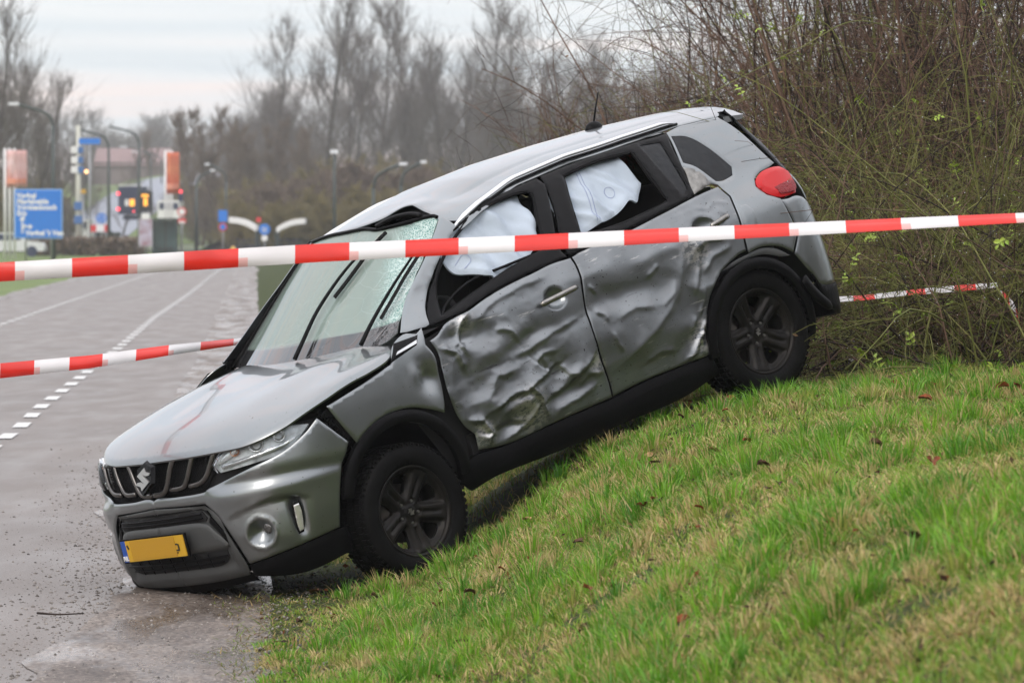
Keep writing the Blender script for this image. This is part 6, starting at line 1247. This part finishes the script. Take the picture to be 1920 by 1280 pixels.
# ================================================================ TAPES, GRASS, LEAVES, GRIT
M_tred=mat('tape_red',(.72,.03,.02),.28,spec=.5,var=.06,vscale=6); M_twht=mat('tape_white',(.72,.70,.70),.28,spec=.5,var=.04,vscale=6); M_tpink=mat('tape_pink_ghost',(.74,.42,.40),.3)
def tape(name,ctrl,bounds,first,label,w=.075,ghost=True,sub=6,red=None):
    "ctrl: photo x, y of the centre line, visible height in px, distance. bounds: photo x of the stripe edges"
    c=np.array(ctrl,float); xs=[]
    for a,b in zip(bounds[:-1],bounds[1:]): xs+=list(np.linspace(a,b,sub,endpoint=False))
    xs.append(bounds[-1]); v=[];f=[];mi=[]
    for i,x in enumerate(xs):
        y,h,D=[float(np.interp(x,c[:,0],c[:,j])) for j in(1,2,3)]; p=at(x,y,D); ww=h*D/FPX; cs=min(1,ww/w); sn=math.sqrt(1-cs*cs); n_=(vnoise(np.array(x*.013),np.array(0.),8)-.5)*.011+(vnoise(np.array(x*.05),np.array(3.),8)-.5)*.003
        u=np.array([0,sn,cs])*w/2; mid=p+np.array([0,float(n_)*1.5,float(n_)*.3]); v+=[tuple(p+u),tuple(mid+np.array([0,.007,0])),tuple(p-u)]
        if i:
            b=3*i;a=b-3; seg=(i-1)//sub; col=(seg+first)%2; k=(i-1)%sub; f+=[(a,a+1,b+1,b),(a+1,a+2,b+2,b+1)]; mi+=[col,2 if (ghost and col==1 and k==0) else col]
    me=mesh(name,v,f,[M_tred,M_twht,M_tpink],True); me.polygons.foreach_set('material_index',mi); o=link(name,me); tag(o,label,'barrier tape'); s=o.modifiers.new('s','SOLIDIFY'); s.thickness=.0006; return o
tape('barrier_tape',[(-260,525,38,19),(0,510,37,19),(240,496,37,19),(600,474,34,19.1),(960,457,30,19.2),(1320,438,26,19.3),(1590,425,23,19.4),(1740,417,21,19.4),(1920,408,18,19.5),(2200,396,18,19.5)],
 [-285,-180,-75,28,135,240,345,447,553,655,760,860,965,1066,1170,1273,1377,1480,1586,1690,1797,1905,2010,2115,2200],0,'long red and white barrier tape stretched across the whole view before the car')
tape('barrier_tape',[(-260,732,32,23.4),(0,695,28,23.9),(170,678,24,24.2),(320,656,19,24.6),(440,641,12,25.4),(560,628,12,26.5),(760,606,12,28)],
 [-260,-190,-126,-62,0,64,130,192,255,316,376,438,490,540,590,640,700,760],0,'red and white barrier tape over the road ending behind the bonnet corner')
tape('barrier_tape',[(1540,563,10,26.9),(1620,558,9,26.8),(1700,549,9,26.8),(1790,541,11,26.8),(1870,534,9,26.9)],[1540,1600,1640,1700,1735,1790,1830,1870],1,'red and white barrier tape threaded through the bramble behind the rear wheel',ghost=False)
tape('barrier_tape',[(1872,545,8,27.0),(1885,556,14,27.0),(1900,575,20,26.9),(1912,600,16,26.9)],[1874,1880,1893,1905,1912],1,'loose twisted end of barrier tape hanging in the bramble',ghost=False)
v,f=tubevf([tuple(at(441,655,24.4)),tuple(at(443,688,24.35))],.006,4); 
# ---- grass
CM=np.array(car.matrix_world.inverted())
def under(X,Y):
    P=np.stack([X,Y,ground_z(X,Y),np.ones_like(X)],-1)@CM.T; x,y=P[...,0],P[...,1]; e_=.12*(vnoise(X*6,Y*6,66)-.5)
    return (x>-2.95)&(x<.75)&(y<.74+e_)&(y>-1.0)
def blades(n,seed,region,hmean,wid,colA,colB,strawp,name,label,tuft=0.6):
    rs=np.random.RandomState(seed); X,Y=region(rs,n); d=X-edge_x(Y)
    nn=vnoise(X*2.1,Y*2.1,21); n2_=vnoise(X*6.5,Y*6.5,22); n3=vnoise(X*.9,Y*.9,23); n4=vnoise(X*17,Y*17,27)
    dens=np.clip((d-.03)/.35+(n2_-.55)*1.5,0,1)*np.clip(.35+1.5*n2_*(.5+n4),0.12,1); dens=dens*np.clip((vnoise(X*2.6+9,Y*2.2,41)*.6+.4*vnoise(X*9,Y*9,42)-.31)*7,.05,1); dens=dens*np.where(under(X,Y),.10,1); keep=rs.rand(len(X))<dens; X,Y,d,nn,n2_,n3,n4=[a[keep] for a in(X,Y,d,nn,n2_,n3,n4)]
    m=len(X); Z=ground_z(X,Y)-.004; tf=np.clip((nn-.52)*4,0,1)*np.clip((n2_-.2)*2,0,1); straw=(rs.rand(m)<np.clip(strawp*(.25+1.3*n2_*n4*2+2.6*np.clip(vnoise(X*2.0+.7*Y,Y*1.3,31)*.7+.3*n4-.46,0,1)*2),0,.85))
    H=hmean*(.45+.5*rs.rand(m)+1.15*tf*rs.rand(m)+.3*n3)*np.clip(.35+d*1.1,.35,1); H=np.where(straw,H*.9,H)
    # tuft centres pull the lean outward
    cx=np.floor(X*7)/7+.07; cy=np.floor(Y*7)/7+.07; la=np.arctan2(Y-cy,X-cx)+rs.normal(0,.9,m); lean=(.25+.55*rs.rand(m)+straw*.7*rs.rand(m)); lx,ly=np.cos(la)*lean-.12,np.sin(la)*lean
    W_=wid*(.6+.8*rs.rand(m)); fa=rs.uniform(-.9,.9,m); wx,wy=np.cos(fa)*W_/2,np.sin(fa)*W_/2
    p0=np.stack([X,Y,Z],-1); w=np.stack([wx,wy,0*wx],-1); p1=p0+np.stack([lx*H*.35,ly*H*.35,H*.58],-1); p2=p0+np.stack([lx*H*1.05,ly*H*1.05,H*(1-.28*lean)],-1)
    V=np.stack([p0-w,p0+w,p1+w*.8,p1-w*.8,p2],1).reshape(-1,3); b=5*np.arange(m)[:,None]; F=np.concatenate([b+np.array([0,1,2]),b+np.array([0,2,3]),b+np.array([3,2,4])],0)
    t=rs.rand(m)[:,None]; C=np.array(colA)*(1-t)+np.array(colB)*t; C=C*(.6+.75*n3[:,None]*(.4+1.2*n2_[:,None]))*(1-.28*tf[:,None]*0)+np.array([-.012,.012,-.004])*tf[:,None]
    S_=np.array([.46,.36,.15])*(.6+.7*rs.rand(m)[:,None]); yel=np.array([.27,.30,.06]); C=np.where((rs.rand(m)<.22)[:,None],yel*(.7+.6*t),C); C=np.where(straw[:,None],S_,C); C=np.clip(C*1.15,0.004,1); C=np.repeat(C,5,0)
    return link(name,fastmesh(name,V,F,M_grass,3,colors=C))
def grass_material():
    m=bpy.data.materials.new('grass_blades'); m.use_nodes=True; n=m.node_tree.nodes; l=m.node_tree.links; p=n['Principled BSDF']; a=n.new('ShaderNodeAttribute'); a.attribute_name='Col'; l.new(a.outputs['Color'],p.inputs['Base Color']); p.inputs['Roughness'].default_value=.42; p.inputs['Specular IOR Level'].default_value=.45
    tl_=n.new('ShaderNodeBsdfTranslucent'); l.new(a.outputs['Color'],tl_.inputs[0]); mx=n.new('ShaderNodeMixShader'); mx.inputs[0].default_value=.3; l.new(p.outputs[0],mx.inputs[1]); l.new(tl_.outputs[0],mx.inputs[2]); l.new(mx.outputs[0],n['Material Output'].inputs[0]); return m
M_grass=grass_material()
M_litter=M_grass.copy(); M_litter.name='litter_bits'; M_litter.node_tree.nodes['Principled BSDF'].inputs['Specular IOR Level'].default_value=.08; M_litter.node_tree.nodes['Principled BSDF'].inputs['Roughness'].default_value=.8
def reg(y0,y1,extra=.35):
    def f(rs,n):
        Y=y0+(y1-y0)*rs.rand(n); X=rs.uniform(-.125,.150,n)*Y+rs.uniform(-extra,extra,n); k=(X-edge_x(Y)>-.05); return X[k],Y[k]
    return f
g=blades(390000,1,reg(9.5,30),.050,.0050,(.08,.18,.014),(.20,.33,.03),.30,'grass','')
def tufts(n,per,seed):
    rs=np.random.RandomState(seed); cx,cy=reg(9.8,30,.2)(rs,n*3); q_=~under(cx,cy); cx,cy=cx[q_],cy[q_]; sc=vnoise(cx*1.7+3,cy*1.1,51)*.6+.4*vnoise(cx*5,cy*4,52)+.15*rs.rand(len(cx)); k=np.argsort(-sc)[:n]; cx,cy=cx[k],cy[k]; n=len(cx)
    kind=rs.rand(n); big=rs.uniform(.5,1.,n); hh=np.where(kind<.62,.10,.075)*(.6+.8*rs.rand(n)); i=np.repeat(np.arange(n),per); m=len(i)
    a=rs.uniform(0,6.283,m); r=np.abs(rs.normal(0,.035,m))*(.6+big[i]); X=cx[i]+np.cos(a)*r; Y=cy[i]+np.sin(a)*r; d=X-edge_x(Y); H=hh[i]*(.5+.7*rs.rand(m))*np.clip(.4+d,.4,1); lean=.12+r*9*(.6+.8*rs.rand(m)); lx,ly=np.cos(a)*lean-.10,np.sin(a)*lean
    w_=.0052*(.6+.8*rs.rand(m)); fa=rs.uniform(-1,1,m); w=np.stack([np.cos(fa)*w_/2,np.sin(fa)*w_/2,0*w_],-1); p0=np.stack([X,Y,ground_z(X,Y)-.004],-1); p1=p0+np.stack([lx*H*.35,ly*H*.35,H*.6],-1); p2=p0+np.stack([lx*H,ly*H,H*np.clip(1.05-.3*lean,.35,1.05)],-1)
    V=np.stack([p0-w,p0+w,p1+w*.8,p1-w*.8,p2],1).reshape(-1,3); b=5*np.arange(m)[:,None]; F=np.concatenate([b+np.array([0,1,2]),b+np.array([0,2,3]),b+np.array([3,2,4])],0)
    G=np.array([.065,.22,.012]); G2=np.array([.21,.42,.03]); St=np.array([.50,.40,.17]); t=rs.rand(n)[:,None]; base_=np.where((kind<.62)[:,None],G*(1-t)+G2*t,np.where((kind<.78)[:,None],np.array([.30,.34,.07]),St)); C=base_[i]*(.65+.6*rs.rand(m)[:,None]); dead_=rs.rand(m)<.14; C[dead_]=St*(.6+.6*rs.rand(dead_.sum())[:,None])
    return link('grass_tufts',fastmesh('grass_tufts',V,F,M_grass,3,colors=np.repeat(C,5,0)))
tg=tufts(2700,46,8); tag(tg,'taller lush and straw-coloured tufts standing out of the grass bank','grass',kind='stuff')
tag(g,'wet green and straw-coloured grass covering the bank','grass',kind='stuff')
g=blades(60000,2,reg(29,60,.6),.10,.009,(.06,.115,.015),(.12,.18,.03),.35,'grass',''); tag(g,'thin grass running under the bramble','grass',kind='stuff')
# moss / thatch: small flattened bits close to the soil
def thatch(n,seed):
    rs=np.random.RandomState(seed); Y=9.5+21*rs.rand(n); X=rs.uniform(-.125,.15,n)*Y; k=(X-edge_x(Y)>-.25+.25*vnoise(X*5,Y*5,2)); k&=(~under(X,Y))|(rs.rand(n)<.25); X,Y=X[k],Y[k]; m=len(X); Z=ground_z(X,Y)+rs.uniform(.0,.022,m); a=rs.uniform(0,6.28,m); L_=.02+.05*rs.rand(m); w=.0028
    dx,dy=np.cos(a),np.sin(a); p=np.stack([X,Y,Z],-1); d_=np.stack([dx*L_,dy*L_,rs.uniform(-.2,.5,m)*L_],-1); s_=np.stack([-dy*w,dx*w,0*dx],-1); V=np.stack([p-s_,p+s_,p+d_+s_*.4,p+d_-s_*.4],1).reshape(-1,3); F=np.arange(4*m).reshape(m,4)
    C=np.array([.30,.22,.10])*(.3+1.0*rs.rand(m))[:,None]; gr=rs.rand(m)<.45; C[gr]=np.array([.13,.18,.03])*(.5+rs.rand(gr.sum()))[:,None]; C=np.repeat(C,4,0); o=link('thatch',fastmesh('thatch',V,F,M_litter,4,colors=C)); tag(o,'flattened straw and moss between the grass blades','thatch',kind='stuff')
thatch(150000,5)
rs=np.random.RandomState(44); X,Y=reg(11,33,.2)(rs,9000); cl=vnoise(X*3,Y*3,71)*.6+.4*vnoise(X*9,Y*9,72)+np.where((X-edge_x(Y)<.9),.10,0); k=cl+.12*rs.rand(len(X))>.60; X,Y=X[k],Y[k]; m=len(X); p=np.stack([X,Y,ground_z(X,Y)+rs.uniform(.005,.05,m)],-1); A=rs.normal(0,1,(m,3))*np.array([1,1,.45]); A/=np.linalg.norm(A,axis=1)[:,None]; B3=np.cross(A,rs.normal(0,1,(m,3))*.4+np.array([0,0,1])); B3/=np.linalg.norm(B3,axis=1)[:,None]; s_=(.008+.014*rs.rand(m)**2)[:,None]
V=np.stack([p-A*s_,p+B3*s_*.55+np.array([0,0,.003]),p+A*s_,p-B3*s_*.55],1).reshape(-1,3); C=np.array([[.14,.05,.02],[.07,.04,.025],[.04,.028,.02],[.28,.19,.09]])[rs.choice(4,m,p=[.25,.35,.25,.15])]*(.6+.7*rs.rand(m)[:,None])
tag(link('leaf_litter',fastmesh('leaf_litter',V,np.arange(4*m).reshape(m,4),M_litter,4,colors=np.repeat(C,4,0))),'crumbled brown leaf litter scattered between the grass blades','leaf litter',kind='stuff')
# ---- grit and stones on the shoulder and road edge
rs=np.random.RandomState(9); n=26000; Y=14+26*rs.rand(n)**1.3; X=r_edge(Y)+rs.normal(.25,.42,n); k=X<edge_x(Y)+.35; X,Y=X[k],Y[k]; m=len(X); r=.003+.009*rs.rand(m)**4; far=np.abs(X-(r_edge(Y)+.25))
oc=np.array([[0,0,-.3],[1,0,.1],[0.1,1,0],[-1,.1,.1],[0,-1,.1],[0,0,.9]]); V=(np.stack([X,Y,ground_z(X,Y)+.012],-1)[:,None]+oc[None]*r[:,None,None]*(.7+.6*rs.rand(m,6,3))).reshape(-1,3); F=(fo_[None]+6*np.arange(m)[:,None,None]).reshape(-1,3)
C=np.array([.20,.18,.16])*(.25+1.3*rs.rand(m))[:,None]; M_st=mat('stones',(.2,.18,.16),.6); M_st.node_tree.links.new(M_st.node_tree.nodes.new('ShaderNodeAttribute').outputs['Color'],M_st.node_tree.nodes['Principled BSDF'].inputs['Base Color']); [setattr(q,'attribute_name','Col') for q in M_st.node_tree.nodes if q.type=='ATTRIBUTE']
tag(link('gravel',fastmesh('gravel',V,F,M_st,3,colors=np.repeat(C,6,0))),'loose grit and small stones along the road edge','gravel',kind='stuff')
# ---- fallen leaves (countable)
def curled_leaf(seed,L_,m):
    rs=np.random.RandomState(seed); v=[];f=[]; n=7; c=rs.uniform(.25,.7)
    for i in range(n):
        t=i/(n-1); w=L_*.36*math.sin(math.pi*(.08+.84*t))*(1+.18*(-1)**i)
        for j in(-1,-.5,0,.5,1): v.append((t*L_-L_/2,j*w,L_*c*(abs(j)**1.7*.5)+L_*.25*math.sin(t*3)*c+rs.normal(0,L_*.02)))
    for i in range(n-1):
        for j in range(4): q=i*5+j; f.append((q,q+1,q+6,q+5))
    return mesh('fallen_leaf',v,f,m,True)
LM=[mat('leaf_russet',(.20,.055,.02),.7,var=.5,vscale=30,spec=.2),mat('leaf_brown',(.085,.045,.025),.7,var=.5,vscale=30,spec=.2),mat('leaf_tan',(.34,.22,.10),.7,var=.4,vscale=30,spec=.2)]
LF=[[curled_leaf(10*a+b,.07,LM[a]) for b in range(2)] for a in range(3)]
spots=[(1370,770,0,'russet'),(1360,790,0,''),(1750,742,0,''),(1905,745,0,''),(1880,748,0,''),(1288,778,0,''),(1275,802,1,''),(1335,870,2,''),(1220,880,2,''),(1228,890,1,''),(1460,935,1,''),(1440,942,1,''),(988,998,2,''),(1310,978,0,''),(1560,1010,0,''),(1100,1130,0,''),(830,1130,0,''),(820,1160,0,''),(880,1135,1,''),(1085,1040,1,''),(1550,860,1,''),(1480,700,0,''),(1590,700,0,''),(1280,700,1,''),(1400,850,0,''),(1735,770,0,''),(1640,860,1,''),(1225,960,0,''),(1205,975,0,''),(1710,1040,1,''),(1750,895,0,''),(1280,1195,0,''),(1100,1210,1,''),(860,1230,1,''),(700,1140,1,''),(590,1130,1,''),(560,1190,1,''),(940,1090,0,''),(1430,900,1,''),(1530,980,1,''),(1860,700,0,''),(1680,742,0,'')]
rs=np.random.RandomState(4)
nm=['russet','dark brown','tan']
def on_bank(px,py):
    lo=10.; 
    for Dq in np.arange(10,40,.02):
        p=at(px,py,Dq)
        if p[2]<=float(ground_z(p[0],p[1])): return p
    return p
for i,(px,py,kind,_) in enumerate(spots):
    p=on_bank(px,py); z=float(ground_z(p[0],p[1]))+.052
    o=link('fallen_leaf',LF[kind][i%2],None,(float(p[0]),float(p[1]),z),(rs.uniform(-.5,.5),rs.uniform(-.5,.5),rs.uniform(0,6.28))); s=rs.uniform(.45,1.0)*(1.25 if kind==2 else 1); o.scale=(s,s,s)
    tag(o,f'{nm[kind]} curled dead leaf lying on the grass bank','leaf',f'{nm[kind]} fallen leaves on the grass bank')
# stray sticks on the road edge and grass
def stick(pts,r,lb,m=None):
    P=[]; 
    for px,py in pts: q=on_bank(px,py); P.append((float(q[0]),float(q[1]),float(ground_z(q[0],q[1]))+.022+r))
    v,f=tubevf(crom(P,3),[r,r*.5],5); tag(obj('stick',v,f,m or M_st3,None,True),lb,'stick')
stick([(70,1160),(110,1163),(155,1161)],.006,'thin dark twig lying on the wet road'); stick([(765,1205),(780,1235),(800,1275)],.006,'dark upright stalk in the grass below the front wheel'); stick([(850,1118),(885,1125)],.006,'short twig in the grass right of the front wheel'); stick([(1230,830),(1290,815),(1330,775)],.007,'curved twig in the grass under the sill')
c=at(440,672,24.42)
# paper scrap beside the rear wheel
p=on_bank(1597,700); z=float(ground_z(p[0],p[1])); obj_=obj('paper_scrap',[(-.03,0,.02),(.02,-.02,.05),(.04,.02,.04),(-.01,.03,.06),(.0,.0,.075)],[(0,1,4),(1,2,4),(2,3,4),(3,0,4)],M_wht,None,False,(float(p[0]),float(p[1]),z+.03)); tag(obj_,'crumpled white scrap lying right of the rear wheel','litter')
# ================================================================ HAZE
v,f=boxvf((0,580,14),(760,1260,33)); f=[q for q in f]
hz=obj('haze',v,f,None); hm=bpy.data.materials.new('haze_air'); hm.use_nodes=True; q=hm.node_tree.nodes; q.remove(q['Principled BSDF']); pv=q.new('ShaderNodeVolumePrincipled'); pv.inputs['Color'].default_value=(.93,.95,1,1); pv.inputs['Density'].default_value=.00028; pv.inputs['Anisotropy'].default_value=.2; hm.node_tree.links.new(pv.outputs[0],q['Material Output'].inputs['Volume']); hz.data.materials.append(hm); tag(hz,kind='stuff')
tag(hz,'thin winter haze over the junction','haze')
